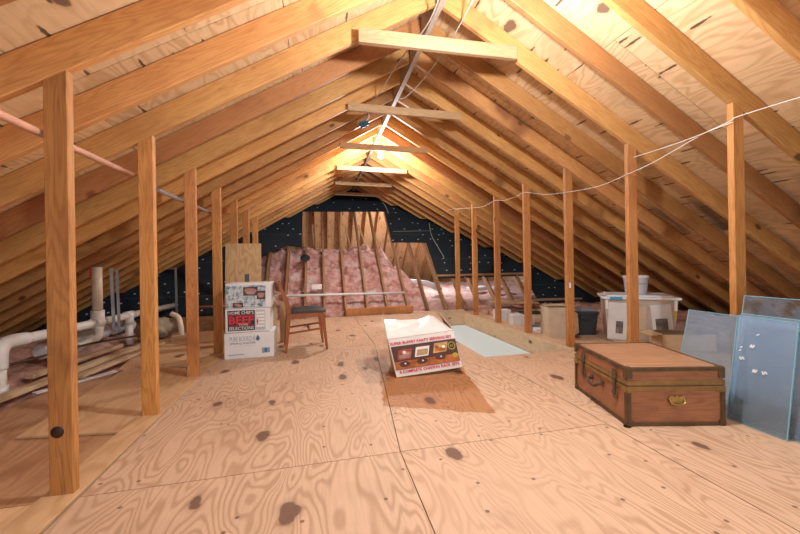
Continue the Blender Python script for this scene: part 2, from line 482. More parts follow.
# ties across the ridge
TIES = [(2.689, .31, 1.60, 2.675, 2.683, .105), (3.955, .33, 1.62, 2.682, 2.664, .085), (5.257, .32, 1.62, 2.675, 2.66, .08),
        (6.53, .335, 1.61, 2.685, 2.655, .08), (7.803, .36, 1.58, 2.69, 2.66, .08), (9.075, .40, 1.55, 2.70, 2.68, .08)]
for i, (y, x0, x1, z0, z1, h) in enumerate(TIES):
    mw = Matrix.Translation(((x0+x1)/2, y, (z0+z1)/2)) @ Matrix.Rotation(-math.atan2(z1-z0, x1-x0), 4, 'Y')
    o = MB().box((x1-x0, .04, h), (0, 0, 0), None, M['tie'], .004).build('collar_tie', M['tie'], None, mw, True)
    tag(o, ['nearest wooden collar tie spanning the rafters below the ridge', 'second wooden collar tie from the camera',
            'third collar tie from the camera, just before the lit bulb', 'fourth collar tie from the camera, just behind the lit bulb',
            'fifth collar tie from the camera', 'farthest collar tie, above the black felt'][i], 'collar tie', 'collar ties under the ridge')

# posts
POST_L = ['nearest wooden post of the left row, with a big dark knot', 'second wooden post from the camera in the left row',
          'third wooden post from the camera in the left row', 'fourth post of the left row, beside the stacked white boxes',
          'fifth post of the left row, just behind the leaning plywood', 'sixth wooden post of the left row, behind the plywood',
          'seventh and farthest wooden post of the left row']
POST_R = ['nearest wooden post of the right row, behind the glass panes', 'second wooden post from the camera in the right row, before the tote',
          'third post of the right row, beside the pale cardboard box', 'fourth wooden post from the camera in the right row',
          'fifth wooden post from the camera in the right row', 'sixth wooden post of the right row', 'seventh and farthest wooden post of the right row']
DYP = .849
for side, x, labels, sname in ((-1, -1.120, POST_L, 'left'), (1, 2.764, POST_R, 'right')):
    proto = None
    for i in range(7):
        y = YP + i*DYP
        wx, wy = .094, .042
        zt = lambda xx: ZG - SL*abs(xx-XG) - .003
        if proto is None:
            mb = MB(); a, b = -wx/2, wx/2
            mb.poly([(a, -wy/2, 0), (b, -wy/2, 0), (b, wy/2, 0), (a, wy/2, 0), (a, -wy/2, zt(x+a)), (b, -wy/2, zt(x+b)), (b, wy/2, zt(x+b)), (a, wy/2, zt(x+a))],
                    [(0, 3, 2, 1), (4, 5, 6, 7), (0, 1, 5, 4), (1, 2, 6, 5), (2, 3, 7, 6), (3, 0, 4, 7)], M['post'])
            bmesh.ops.bevel(mb.bm, geom=[e for e in mb.bm.edges if e.calc_length() > .5], offset=.004, segments=1, affect='EDGES')
            o = proto = mb.build('wooden_post', M['post'])
        else:
            o = proto.copy(); COL.objects.link(o)
        o.location = (x, y, 0); o.rotation_euler = (0, 0, random.uniform(-.05, .05))
        tag(o, labels[i], 'post', 'posts of the %s row' % sname)
        if side < 0 and i == 0:
            kb = MB(); kb.lathe([(.003, -.001), (.026, -.001), (.026, .0005), (.003, .001)], 18, (0, 0, 0), M['knot'])
            kn = kb.build('knot', M['knot'], o); kn.matrix_local = Matrix.Translation((-.012, -.0215, .276)) @ Matrix.Rotation(math.pi/2, 4, 'X'); kn['label'] = 'big dark knot'
        if side > 0 and i == 2:
            tg = MB().box((.022, .002, .06), (0, 0, 0), None, M['tape']).build('paper_tag', M['tape'], o); tg.location = (-.01, -.0225, .70); tg['label'] = 'small white paper tag'

# ------------------------------------------------------------------ floor
HX0, HX1, HY0, HY1 = 1.648, 2.64, 3.48, 6.38
def slab(mb, quad, z=0, t=.018, m=None):
    vs = [(x, y, z) for x, y in quad]+[(x, y, z-t) for x, y in quad]; n = len(quad)
    mb.poly(vs, [tuple(range(n)), tuple(range(2*n-1, n-1, -1))]+[(i, i+n, (i+1) % n+n, (i+1) % n) for i in range(n)], m)
fl = MB(); F = M['floor_ply']
for q in ([(-1.03, -1.5), (.384, -1.5), (.399, 1.866), (-1.03, 1.845)],
          [(.389, -1.5), (1.672, -1.5), (1.676, 1.872), (.404, 1.868)],
          [(1.678, -1.5), (3.00, -1.5), (3.00, 3.475), (1.685, 3.475)],
          [(-1.03, 1.850), (.399, 1.871), (.640, 4.345), (-1.05, 4.30)],
          [(.404, 1.873), (1.676, 1.877), (1.682, 3.475), (HX0, 3.475), (HX0, 4.36), (.645, 4.35)],
          [(-1.05, 4.305), (.640, 4.35), (.60, 6.75), (-1.07, 6.75)],
          [(.645, 4.355), (HX0, 4.365), (HX0, 6.75), (.605, 6.75)],
          [(HX0+.003, HY1+.005), (3.0, HY1+.005), (3.0, 6.75), (HX0+.003, 6.75)],
          [(HX1+.045, 3.48), (3.0, 3.48), (3.0, HY1), (HX1+.045, HY1)],
          [(3.004, .2), (4.45, .2), (4.45, 5.9), (3.004, 5.9)]):
    slab(fl, q, 0, .018, F)
struct(fl.build('floor', F))
sf = MB(); sf.box((14, 20, .02), (.5, 8, -.36), None, M['dark']); struct(sf.build('floor_base', M['dark']))
sf = MB(); sf.box((14, 7.5, .02), (1, 10.72, -.13), None, M['pink_dull']); struct(sf.build('floor_far', M['pink_dull']))

# the open stairwell in the floor
o = MB().box((HX1-HX0-.004, HY1-HY0-.004, .02), ((HX0+HX1)/2, (HY0+HY1)/2, -.215), None, M['hatch']).build('hatch_panel', M['hatch'])
tag(o, 'pale blue white panel at the bottom of the open floor hatch', 'panel')
def joist(name, size, loc, label, mat='board', cat='joist'):
    o = MB().box(size, (0, 0, 0), None, M[mat], .003).build(name, M[mat]); o.location = loc
    return tag(o, label, cat)
joist('floor_joist', (.042, HY1-HY0+.1, .225), (HX1+.022, (HY0+HY1)/2, -.0905), 'long pale joist along the right side of the floor hatch')
joist('trimmer_joist', (.042, HY1-HY0, .2), (HX0-.022, (HY0+HY1)/2, -.12), 'joist under the left edge of the floor hatch')
mw = Matrix.Translation(((HX0+HX1)/2, HY1+.025, -.06)) @ Matrix.Rotation(math.pi/2, 4, 'Z')
o = MB().box((.042, HX1-HX0-.004, .28), (0, 0, 0), None, M['board'], .003).build('header_joist', M['board'], None, mw, True)
tag(o, 'short wooden header closing the far end of the floor hatch', 'joist')
# strip beside the left posts
o = MB().box((.15, 8.3, .02), (0, 0, 0), None, M['light_ply'], .003).build('edge_board', M['light_ply']); o.location = (-1.125, 2.6, -.0105)
tag(o, 'long narrow board along the left edge of the plywood floor', 'board')
# beam at the foot of the leaning rafters
mw = Matrix.Translation((1.12, 6.86, .066)) @ Matrix.Rotation(math.pi/2+.02, 4, 'Z')
o = MB().box((.09, 1.30, .13), (0, 0, 0), None, M['post'], .004).build('timber_beam', M['post'], None, mw, True)
tag(o, 'short orange timber lying at the foot of the leaning rafters', 'beam')

# loose panels outside the left posts
def loose(quad, z, mat, label, t=.012, name='plywood_sheet'):
    mb = MB(); slab(mb, quad, z, t, M[mat]); cx = sum(q[0] for q in quad)/len(quad); cy = sum(q[1] for q in quad)/len(quad)
    o = mb.build(name, M[mat], None, Matrix.Translation((cx, cy, z-t)))
    return tag(o, label, 'plywood sheet')
loose([(-3.1, -.8), (-1.205, -.8), (-1.205, 1.875), (-2.9, 1.885)], -.02, 'light_ply', 'orange plywood panel beside the nearest left post, at the photo corner')
loose([(-2.42, 1.89), (-1.205, 1.88), (-1.205, 4.05), (-2.16, 3.72)], -.02, 'brown_ply', 'brown plywood panel lying under the lighter sheet left of the posts')
loose([(-1.77, 2.60), (-1.206, 2.525), (-1.206, 3.92), (-1.87, 4.06)], -.004, 'light_ply', 'light plywood sheet with slanted edge lying left of the second post')
loose([(-1.95, 4.1), (-1.205, 4.07), (-1.205, 5.1), (-2.2, 5.3)], -.02, 'light_ply', 'light plywood panel left of the third post')
loose([(-2.3, 5.32), (-1.205, 5.12), (-1.205, 6.1), (-2.5, 6.1)], -.022, 'brown_ply', 'dark brown plywood panel behind the fourth left post')

# joists showing among the left insulation
for (a, b, w, h, lab) in (((-2.40, 3.2, .01), (-2.16, 5.2, .01), .09, .04, 'loose plank lying over the insulation left of the nearest post'),
                          ((-2.14, 3.85, .005), (-1.98, 5.2, .005), .08, .03, 'shorter plank lying just right of the long loose plank'),
                          ((-2.58, 3.95, .01), (-2.44, 5.2, .01), .07, .04, 'narrow plank lying under the long white pipe at the left'),
                          ((-1.95, 5.45, .03), (-1.75, 5.5, .03), .05, .03, 'small pale offcut lying left of the third post')):
    a, b = Vector(a), Vector(b)
    mw = Matrix.Translation((a+b)/2) @ Matrix.Rotation(math.atan2(b.y-a.y, b.x-a.x)-math.pi/2, 4, 'Z')
    o = MB().box((w, (b-a).length, h), (0, 0, 0), None, M['board'], .003).build('plank', M['board'], None, mw, True)
    tag(o, lab, 'plank', 'loose planks at the left')

mw = Matrix.Translation((-2.09, 3.76, -.012)) @ Matrix.Rotation(-.55, 4, 'Z')
o = MB().box((.06, .62, .012), (0, 0, 0), None, M['paper'], .002).build('white_strip', M['paper'], None, mw, True)
tag(o, 'white strip lying along the edge of the brown sheet left of the posts', 'strip')

# ------------------------------------------------------------------ insulation
def field(name, x0, x1, y0, y1, nx, ny, fn, mat, label, skirt=.1):
    mb = MB(); bm = mb.bm; g = []
    for j in range(ny+1):
        row = []
        for i in range(nx+1):
            x = x0+(x1-x0)*i/nx; y = y0+(y1-y0)*j/ny
            row.append(bm.verts.new((x, y, fn(x, y))))
        g.append(row)
    for j in range(ny):
        for i in range(nx):
            f = bm.faces.new((g[j][i], g[j][i+1], g[j+1][i+1], g[j+1][i])); f.smooth = True
    # thickness: a skirt and an underside
    edge = [e for e in bm.edges if e.is_boundary]
    r = bmesh.ops.extrude_edge_only(bm, edges=edge)
    for v in r['geom']:
        if isinstance(v, bmesh.types.BMVert): v.co.z = min(v.co.z, 0)-skirt
    mb.mats = [mat]
    o = mb.build(name, mat, None, Matrix.Translation(((x0+x1)/2, (y0+y1)/2, 0)))
    return tag(o, label, 'insulation', None, 'stuff')
N = lambda x, y, z=0: mnoise.noise(Vector((x, y, z)))
def fbm(x, y): return N(x, y)+.5*N(2*x, 2*y, 3)+.25*N(4*x, 4*y, 7)
def heap_top(x):
    pts = [(-2.3, .95), (-1.3, 1.12), (-.5, 1.15), (-.1, 1.25), (.6, 1.27), (1.1, 1.32), (1.4, 1.2), (1.75, .78), (2.0, .45), (2.3, .16)]
    for (a, b), (c, d) in zip(pts, pts[1:]):
        if a <= x <= c: return b+(d-b)*(x-a)/(c-a)
    return .1
def heap(x, y):
    d = y-7.36
    z = min(.86*max(d, 0), heap_top(x))
    batt = abs(math.sin((z*4.6+.5*N(x*.9, z, 5)+.1*x)*math.pi*.5))      # rolled batts heaped on one another
    z2 = z + .15*batt*(1 if z > .05 else .3) + .10*fbm(x*2.6, y*3.1) + .08*fbm(x*7, y*7)
    lim = (y-Y0)*MS-.235
    return max(.0, min(z2, max(lim, .03)))
field('insulation_heap', -1.72, 2.22, 7.27, 10.3, 150, 120, heap, M['pink'], 'heap of pink fibreglass insulation behind the leaning rafters')
field('insulation_bed', 2.25, 7.5, 7.50, 13.6, 110, 120,
      lambda x, y: .10+.07*fbm(x*2.3, y*2.1)+.06*abs(math.sin(y*5.5+.4*N(x, y)))*(1 if y > 7.6 else .4), M['pink_white'],
      'pale pink and white insulation bed behind the right-hand leaning rafters')
field('insulation_bed', -4.3, -1.2, -1, 6.1, 80, 140,
      lambda x, y: min(-.07 if x > -2.64 or (y < 1.95 and x > -3.2) else 9, -.06+.10*abs(math.sin((x+.3*N(x, y*.5))*7))+.05*fbm(x*3, y*2)+.0*y, max(.0, (x+4.25)*.5)-.04), M['pink_dull'],
      'pink insulation between the joists at the left eaves')
field('insulation_bed', 3.05, 6.1, 5.93, 6.75, 70, 50,
      lambda x, y: min(.02+.07*fbm(x*3, y*2.5)+.05*abs(math.sin(y*5)), (6.0-x)*.5), M['pink_dull'],
      'brownish insulation behind the cardboard at the right')
field('insulation_bed', 4.5, 6.1, -1, 5.9, 50, 110,
      lambda x, y: min(.10+.06*fbm(x*3, y*2.5)+.05*abs(math.sin(y*4)), (6.0-x)*.5), M['pink_dull'],
      'brownish insulation along the right eaves behind the tote')
field('kraft_mound', -3.3, -1.21, 6.15, 6.80, 60, 40,
      lambda x, y: max(-.02, min(.05+.16*math.exp(-((x+2.2)/.7)**2)+.05*fbm(x*4, y*4), (y-Y0)*MS-.03 if y > 7.05 else .12)), M['kraft'],
      'brown paper faced insulation mounded before the black felt at the left')

# ------------------------------------------------------------------ older roof: felted deck with a ragged opening
def main_matrix(x=0, off=0):
    # local X up the slope, local Y to the left, local Z towards us
    u = Vector((0, 1, MS)).normalized(); n = Vector((0, -MS, 1)).normalized(); y_ = n.cross(u)
    m = Matrix((u, y_, n)).transposed().to_4x4(); m.translation = Vector((x, Y0, 0))+n*off
    return m
CM = 1/math.sqrt(1+MS*MS); SM = MS*CM                   # cos, sin of the older slope
cols = [(-6, -.08, -1.75, -.08), (-1.75, 1.04, -1.33, 1.19), (-1.33, 1.19, -1.20, 1.17), (-1.20, 1.17, -.68, 1.39), (-.68, 1.39, -.56, 1.37), (-.56, 1.37, -.38, 1.345),
        (-.38, 2.285, .6, 2.30), (.6, 2.30, 1.715, 2.315), (1.715, 1.45, 2.0, 1.447), (2.0, 1.447, 2.56, 1.44), (2.56, .60, 4.65, .612), (4.65, -.08, 8, -.08)]
mb = MB(); n_ = Vector((0, -MS, 1)).normalized()
for x0, z0, x1, z1 in cols:
    pts = [Vector((x, Y0+z/MS, z)) for x, z in ((x0, z0), (x1, z1), (x1, 3.4), (x0, 3.4))]
    mb.poly([p+n_*.024 for p in pts]+[p+n_*.004 for p in pts], [(0, 1, 2, 3), (7, 6, 5, 4), (0, 4, 5, 1), (1, 5, 6, 2), (2, 6, 7, 3), (3, 7, 4, 0)], M['felt'])
dk = mb.build('wall_back', M['felt'], None, Matrix.Translation(Vector((0, Y0, 0))) @ main_matrix().to_3x3().to_4x4())
struct(dk); dk['label'] = 'older roof slope covered in black felt with shiny nail heads'

xs = [-1.47, -1.04, -.65, -.275, .093, .50, .92, 1.32, 1.745, 2.14, 2.535, 2.94, 3.30, 3.71, 4.10, 4.50]
proto = {}
for i, x in enumerate(xs):
    ln = 'long'
    mw = main_matrix(x, -.075)
    # each leans a little differently, as nailed
    L = 3.6
    if ln not in proto:
        o = MB().box((L, .042, .14), (L/2+.02, 0, 0), None, M['stud'], .004).build('leaning_rafter', M['stud'], None, mw, True); proto[ln] = o
    else:
        o = proto[ln].copy(); COL.objects.link(o); o.matrix_local = mw
    tag(o, '%s leaning rafter from the left in the opening of the older roof' % ORD[i], 'rafter', 'leaning rafters of the older roof')
# header board over the low part of the opening
mw = main_matrix(3.6, .045); mw.translation += Vector((0, .635/MS, .635))
o = MB().box((.05, 2.12, .035), (0, 0, 0), None, M['tie'], .004).build('header_board', M['tie'], None, mw, True)
tag(o, 'thin horizontal header board across the low right part of the opening', 'board')
# far slope of the older roof, seen through the opening
ZR = 3.45; YR = Y0+ZR/MS
def far_matrix(x):
    u = Vector((0, 1, -MS)).normalized(); n = Vector((0, MS, 1)).normalized(); y_ = n.cross(u)
    m = Matrix((u, y_, n)).transposed().to_4x4(); m.translation = Vector((x, YR+.03, ZR))
    return m
mw = far_matrix(0); mb = MB(); u = 0; row = 0; Lf = ZR/SM+.1
while u < Lf:
    u1 = min(u+1.27, Lf); xx = -5.2-(row % 2)*1.2
    while xx < 8:
        mb.box((u1-u-.005, 2.53, .018), ((u+u1)/2, -xx-1.27, .165), None, M['far_ply']); xx += 2.54
    u = u1; row += 1
o = mb.build('ceiling_far', M['far_ply'], None, mw, True); struct(o)
proto = None
for i in range(17):
    x = -1.75+.41*i
    mw = far_matrix(x)
    if proto is None:
        o = proto = MB().box((Lf-.2, .045, .15), (Lf/2-.05, 0, .078), None, M['far_rafter'], .004).build('far_rafter', M['far_rafter'], None, mw, True)
    else:
        o = proto.copy(); COL.objects.link(o); o.matrix_local = mw
    tag(o, '%s far slope rafter from the left, seen through the opening' % ORD[i], 'rafter', 'rafters of the far slope')
o = MB().box((13.5, .03, .2), (1, YR+.005, ZR-.02), None, M['far_rafter']).build('old_ridge_beam', M['far_rafter'])
tag(o, 'ridge board of the older roof above the opening', 'beam')
# broken short uprights standing in the heap
for i, (x, y, h, lean) in enumerate(((.36, 9.45, .56, .1), (.80, 9.42, .58, .25), (1.20, 9.45, .60, .32), (1.56, 9.42, .60, .38), (-.12, 9.4, .56, .05))):
    mw = Matrix.Translation((x, y, 1.40)) @ Matrix.Rotation(-lean, 4, 'Y')
    o = MB().box((.035, .03, h), (0, 0, h/2), None, M['tie'], .003).build('wood_stake', M['tie'], None, mw, True)
    tag(o, ['stick standing in the insulation heap, second from the left', 'stick standing in the insulation heap, third from the left',
            'leaning stick in the insulation heap, fourth from the left', 'leaning stick in the insulation heap, rightmost of five',
            'upright stick in the insulation heap, leftmost of five'][i], 'stick', 'sticks standing in the heap')
# scrap of felt at the left edge of the opening
mb = MB(); mb.lathe([(.004, -.012), (.10, -.010), (.105, 0), (.098, .010), (.004, .014)], 20, (0, 0, 0), M['felt'])
o = mb.build('felt_scrap', M['felt'], None, main_matrix(-.29, .05) @ Matrix.Translation((1.58, 0, 0)), True)
tag(o, 'small round black felt scrap at the left edge of the opening', 'felt scrap')
# white pipe lying along the foot of the heap, white duct at the right
def pipe(name, pts, r, mat, label, cat='pipe', n=12, smooth=False):
    c = Vector(pts[0])
    o = MB().tube(pts, r, n, M[mat], smooth).build(name, M[mat], None, Matrix.Translation(c))
    return tag(o, label, cat)
pipe('drain_pipe', [(-1.6, 7.33, .38), (1.72, 7.33, .35)], .026, 'pvc_white', 'thin white pipe running level in front of the insulation heap')
o = pipe('flexible_duct', [(2.05, 8.25, .52), (2.25, 8.2, .50), (2.5, 8.22, .46), (2.85, 8.4, .30)], .07, 'duct', 'short white duct lying right of the insulation heap', 'duct', smooth=True)
for i, (x, y, z) in enumerate(((3.9, 8.6, .26), (4.3, 8.2, .28))):
    o = MB().box((.5, .25, .09), (0, 0, 0), None, M['paper'], .02).build('foam_offcut', M['paper']); o.location = (x, y, z+.02); o.rotation_euler = (.1, -.05, .2)
    tag(o, ['white foam offcut lying on the pale insulation, farther one', 'white foam offcut lying on the pale insulation, nearer one'][i], 'foam offcut', 'foam offcuts')
o = MB().box((.14, .20, .02), (0, 0, 0), None, M['paper'], .004).build('paper_scrap', M['paper'], None, main_matrix(-.05, -.03) @ Matrix.Translation((.78, 0, 0)), True)
tag(o, 'white paper scrap stuck in the pink insulation heap', 'paper')

# ------------------------------------------------------------------ left side: pipes, rods
PX = -2.5
p = empty('waste_pipe', (PX, 4.85, 0), 0, 'white plastic waste pipe running back along the left eaves with elbow and tees', 'pipe')
def part(mb, name, mat, parent): return mb.build(name, M[mat], parent, Matrix.Identity(4), True)
def zline(y): return .392 - .0275*(y-3.5)
part(MB().tube([(0, 3.62-4.85, zline(3.62)), (0, 7.17-4.85, zline(7.17))], .044, 14, M['pvc'], False), 'pipe_run', 'pvc', p)
part(MB().tube([(0, 3.80-4.85, zline(3.8)), (0, 3.60-4.85, zline(3.6)), (0, 3.53-4.85, zline(3.5)-.06), (0, 3.52-4.85, zline(3.5)-.2)], .056, 14, M['pvc_white']), 'elbow', 'pvc_white', p)
part(MB().tube([(0, 3.52-4.85, .21), (0, 3.52-4.85, -.05)], .046, 14, M['pvc'], False), 'down_pipe', 'pvc', p)
part(MB().tube([(0, 3.52-4.85, .06), (0, 3.52-4.85, -.02)], .056, 14, M['pvc_white'], False), 'coupling', 'pvc_white', p)
mb = MB(); mb.tube([(0, -.10, zline(4.75)), (0, .10, zline(4.95))], .058, 14, M['pvc_white'], False)
mb.tube([(0, 0, zline(4.85)-.06), (0, 0, zline(4.85)+.14)], .066, 14, M['pvc_white'], False); part(mb, 'tee', 'pvc_white', p)
mb = MB(); mb.tube([(0, .62, zline(5.4)), (0, .80, zline(5.6))], .056, 14, M['pvc_white'], False)
mb.tube([(0, .71, zline(5.55)+.01), (0, .71, zline(5.55)-.12)], .052, 14, M['pvc_white'], False); part(mb, 'tee', 'pvc_white', p)
part(MB().tube([(0, .71, zline(5.55)-.11), (0, .71, -.05)], .044, 14, M['pvc'], False), 'branch_pipe', 'pvc', p)
mb = MB(); mb.tube([(.02, -.02, zline(4.85)-.05), (.02, -.04, zline(4.85)-.15), (-.02, -.14, zline(4.85)-.2), (-.05, -.28, zline(4.85)-.22)], .045, 12, M['pvc']); part(mb, 'trap', 'pvc', p)
v = empty('vent_pipe', (PX, 4.85, zline(4.85)+.142), 0, 'thick cream vent pipe rising from the white tee to the roof', 'pipe')
part(MB().tube([(0, 0, .002), (0, 0, .495)], .050, 16, M['pvc_cream'], False), 'stack', 'pvc_cream', v)
part(MB().box((.014, .05, .10), (-.046, -.024, .435), None, M['red'], .004), 'red_mark', 'red', v)['label'] = 'red paint mark near the roof'
for a, b, lab in (((-2.40, 4.98, .20), (-2.41, 4.96, .98), 'pair of grey metal strips just right of the cream vent pipe'),
                  ((-2.95, 5.55, .08), (-2.83, 5.60, .70), 'slanted grey metal strip left of the cream vent pipe'),
                  ((-2.42, 7.0, .02), (-2.36, 6.8, .96), 'thin grey metal strip before the black felt behind the second left post')):
    a = Vector(a); b = Vector(b); mb = MB(); mb.beam(b, a, .035, .006, (0, 1, 0), M['galv'])
    if 'pair' in lab: mb.beam(b+Vector((.05, .02, -.02)), a+Vector((.045, .02, 0)), .03, .006, (0, 1, 0), M['galv'])
    o = mb.build('metal_strip', M['galv'], None, Matrix.Translation(a)); tag(o, lab, 'metal strip', 'metal strips at the left eaves')
def flex(name, pts, r, label):
    pts = [Vector(q) for q in pts]; P = []
    for i in range(len(pts)-1):
        for k in range(24): P.append(pts[i].lerp(pts[i+1], k/24))
    nseg = len(P)
    mb = MB(); mb.tube(P, lambda u: r*(1+.13*(1 if int(u*nseg) % 2 else -1)), 14, M['duct'], False)
    o = mb.build(name, M['duct'], None, Matrix.Translation(pts[0])); tag(o, label, 'duct', 'corrugated ducts at the left')
flex('corrugated_duct', [(-2.75, 4.35, .15), (-2.75, 5.0, .17), (-2.78, 5.6, .14)], .075, 'white corrugated duct behind the nearest left post')
flex('corrugated_duct', [(-2.78, 5.72, .14), (-2.74, 5.92, .16), (-2.72, 6.1, .13)], .075, 'white corrugated duct just right of the vent pipe foot')
# small grey clip near the elbow
mb = MB(); mb.beam((0, 0, 0), (.02, 0, .16), .02, .012, (0, 1, 0), M['galv']); mb.beam((.05, .03, 0), (.02, 0, .16), .02, .012, (0, 1, 0), M['galv'])
o = mb.build('pipe_clip', M['galv']); o.location = (-2.36, 3.85, .06); tag(o, 'small grey metal clip standing beside the plank near the elbow', 'clip')
# grey sack
mb = MB()
bmesh.ops.create_uvsphere(mb.bm, u_segments=28, v_segments=16, radius=1, matrix=Matrix.Diagonal((.19, .25, .15, 1)))
for vv in mb.bm.verts:
    q = vv.co; vv.co = q*(1+.30*fbm(q.x*9+3, q.y*9+q.z*8)+.12*fbm(q.x*22, q.y*22+q.z*19)); vv.co.z = max(vv.co.z, -.12)
for f in mb.bm.faces: f.smooth = True
o = mb.build('crumpled_sack', M['sack']); o.location = (-2.22, 5.74, .115); tag(o, 'crumpled greyish sack lying behind the second left post', 'sack')
mb = MB(); mb.tube([(0, 0, .0), (-.01, .0, .14), (-.06, .05, .26), (-.16, .08, .31)], .035, 10, M['pvc_cream'])
o = mb.build('bent_pipe', M['pvc_cream']); o.location = (-1.93, 5.75, -.008); tag(o, 'short bent cream pipe just right of the crumpled sack', 'pipe')
pipe('copper_pipe', [(-2.15, 7.0, .26), (-1.2, 7.0, .24)], .022, 'dowel', 'thin copper coloured pipe level before the black felt at the left')
# dark cables over insulation
for i, (pts, lab) in enumerate((([(-2.9, 3.2, .18), (-2.7, 3.9, .14), (-2.45, 4.6, .16), (-2.3, 5.3, .1)], 'dark cable sagging over the insulation below the long white pipe'),)):
    o = MB().tube(pts, .012, 6, M['leather']).build('electric_cable', M['leather'], None, Matrix.Translation(pts[0])); tag(o, lab, 'cable', 'dark cables at the left')
# clothes rods
pipe('wooden_rod', [(-1.195, .95, 1.588), (-1.195, 2.72, 1.600)], .0175, 'dowel', 'pinkish wooden clothes rod behind the nearest left post', 'rod')
pipe('metal_rod', [(-1.195, 3.12, 1.578), (-1.195, 4.62, 1.588)], .0165, 'steelrod', 'grey metal clothes rod behind the third left post', 'rod')

# ------------------------------------------------------------------ stacked white boxes
def carton(name, w, d, h, mat, loc, rz, label, lidgap=.0):
    c = empty(name, loc, rz, label, 'box', 'white boxes stacked by the fourth left post')
    mb = MB(); mb.box((w, d, h), (0, d/2, h/2), None, M[mat], .006); part(mb, 'carton_body', mat, c)
    part(MB().box((w*.94, .004, .003), (0, d/2, h+.0015), None, M['grey_print']), 'tape_seam', 'grey_print', c)
    return c
FX = -.736
c = carton('water_box', .494, .36, .272, 'card_white', (FX, 4.12, 0), .03, 'white spring water box at the bottom of the stack by the fourth left post')
text('lettering', 'PURE BOURCHE', .255, .050, M['greyblue_print'], c, (-.065, -.0015, .210))
text('lettering', 'SPRING WATER', .255, .020, M['navy_print'], c, (-.065, -.0015, .162))
text('lettering', 'natural spring water', .22, .012, M['grey_print'], c, (-.04, -.0015, .132))
mb = MB(); prof = [(.002, .032), (.008, .022), (.017, .004), (.02, -.008), (.016, -.02), (.008, -.027), (0, -.029)]
pr = [(x, z) for x, z in prof]+[(-x, z) for x, z in prof[::-1]]
mb.poly([(x, 0, z) for x, z in pr], [tuple(range(len(pr)))], M['blue_print'])
o = mb.build('water_drop', M['blue_print'], c); o.location = (.085, -.0016, .210)
panel('corner_label', .082, .055, (.165, -.001, .075), M['greyblue_print'], c)
panel('corner_label', .03, .04, (.165, -.0025, .075), M['blue_print'], c, .001)
panel('lettering', .16, .008, (-.13, -.001, .045), M['greyblue_print'], c)
c = carton('beef_box', .447, .36, .250, 'card_white', (FX-.012, 4.13, .2765), .025, 'white box with black and red beef label, middle of the stack')
panel('printed_label', .27, .215, (-.065, -.001, .125), M['black_print'], c)
text('lettering', "HOME CHEF'S", .245, .032, M['white_print'], c, (-.065, -.0028, .208), bold=.01)
panel('stripe', .26, .006, (-.065, -.0025, .182), M['red_print'], c, .001)
text('lettering', 'BEEF', .245, .082, M['red_print'], c, (-.065, -.0028, .130), bold=.03)
panel('stripe', .26, .005, (-.065, -.0025, .072), M['red_print'], c, .001)
text('lettering', 'Variety', .10, .028, M['white_print'], c, (-.045, -.0036, .082))
text('lettering', 'SELECTIONS', .245, .034, M['white_print'], c, (-.065, -.0028, .044), bold=.01)
panel('info_panel', .098, .215, (.125, -.001, .125), M['grey_print'], c)
for k, z in enumerate((.20, .165, .13, .095, .06)):
    panel('info_strip', .085, .022, (.125, -.0025, z), M['white_print'], c, .001)
panel('info_strip', .014, .05, (.095, -.0032, .11), M['red_print'], c, .001)
c = carton('collage_box', .455, .36, .262, 'card_white', (FX-.002, 4.13, .5305), .02, 'box printed with blue collage and brown food pictures, top of the stack')
panel('printed_face', .43, .232, (-.008, -.001, .125), M['collage'], c)
panel('white_border', .05, .25, (.198, -.0022, .128), M['card_white'], c, .001)
for (x, z, w, h, ew, eh, rr) in ((.02, .178, .145, .092, .058, .040, .1), (.125, .135, .085, .092, .034, .032, 0), (-.105, .035, .10, .052, .036, .018, .3)):
    panel('printed_picture', w, h, (x, -.0025, z), M['maroon_print'], c, .001)
    mb = MB(); q = [(ew*math.cos(a)*(1+.15*math.sin(3*a)), 0, eh*math.sin(a)*(1+.2*math.cos(2*a))) for a in [i*math.tau/20 for i in range(20)]]
    mb.poly(q, [tuple(range(20))], M['pinkfood']); o = mb.build('printed_food', M['pinkfood'], c); o.location = (x, -.0036, z); o.rotation_euler = (0, rr, 0)
# leaning plywood, strap, scrap boards
def lean_board(name, w, h, t, loc, rz, tilt, mat, label, cat='board'):
    mw = Matrix.Translation(loc) @ Matrix.Rotation(rz, 4, 'Z') @ Matrix.Rotation(-tilt, 4, 'X')
    o = MB().box((w, t, h), (0, t/2, h/2), None, M[mat], .002).build(name, M[mat], None, mw, True)
    return tag(o, label, cat)
lean_board('plywood_board', .44, 1.27, .015, (-.975, 5.02, .01), .0, .11, 'pale_ply', 'pale plywood board leaning behind the stacked white boxes')
lean_board('strap', .05, .88, .012, (-.845, 4.62, .0), .1, .06, 'strap', 'dark grey strap standing up behind the top collage box')
lean_board('scrap_board', .085, .60, .03, (-.46, 4.83, 0), -.3, .02, 'board', 'scrap board standing between the white boxes and the chair', 'board')
lean_board('scrap_board', .065, .56, .025, (-.555, 4.70, 0), .2, .02, 'pale_ply', 'narrow scrap board standing right behind the white boxes', 'board')

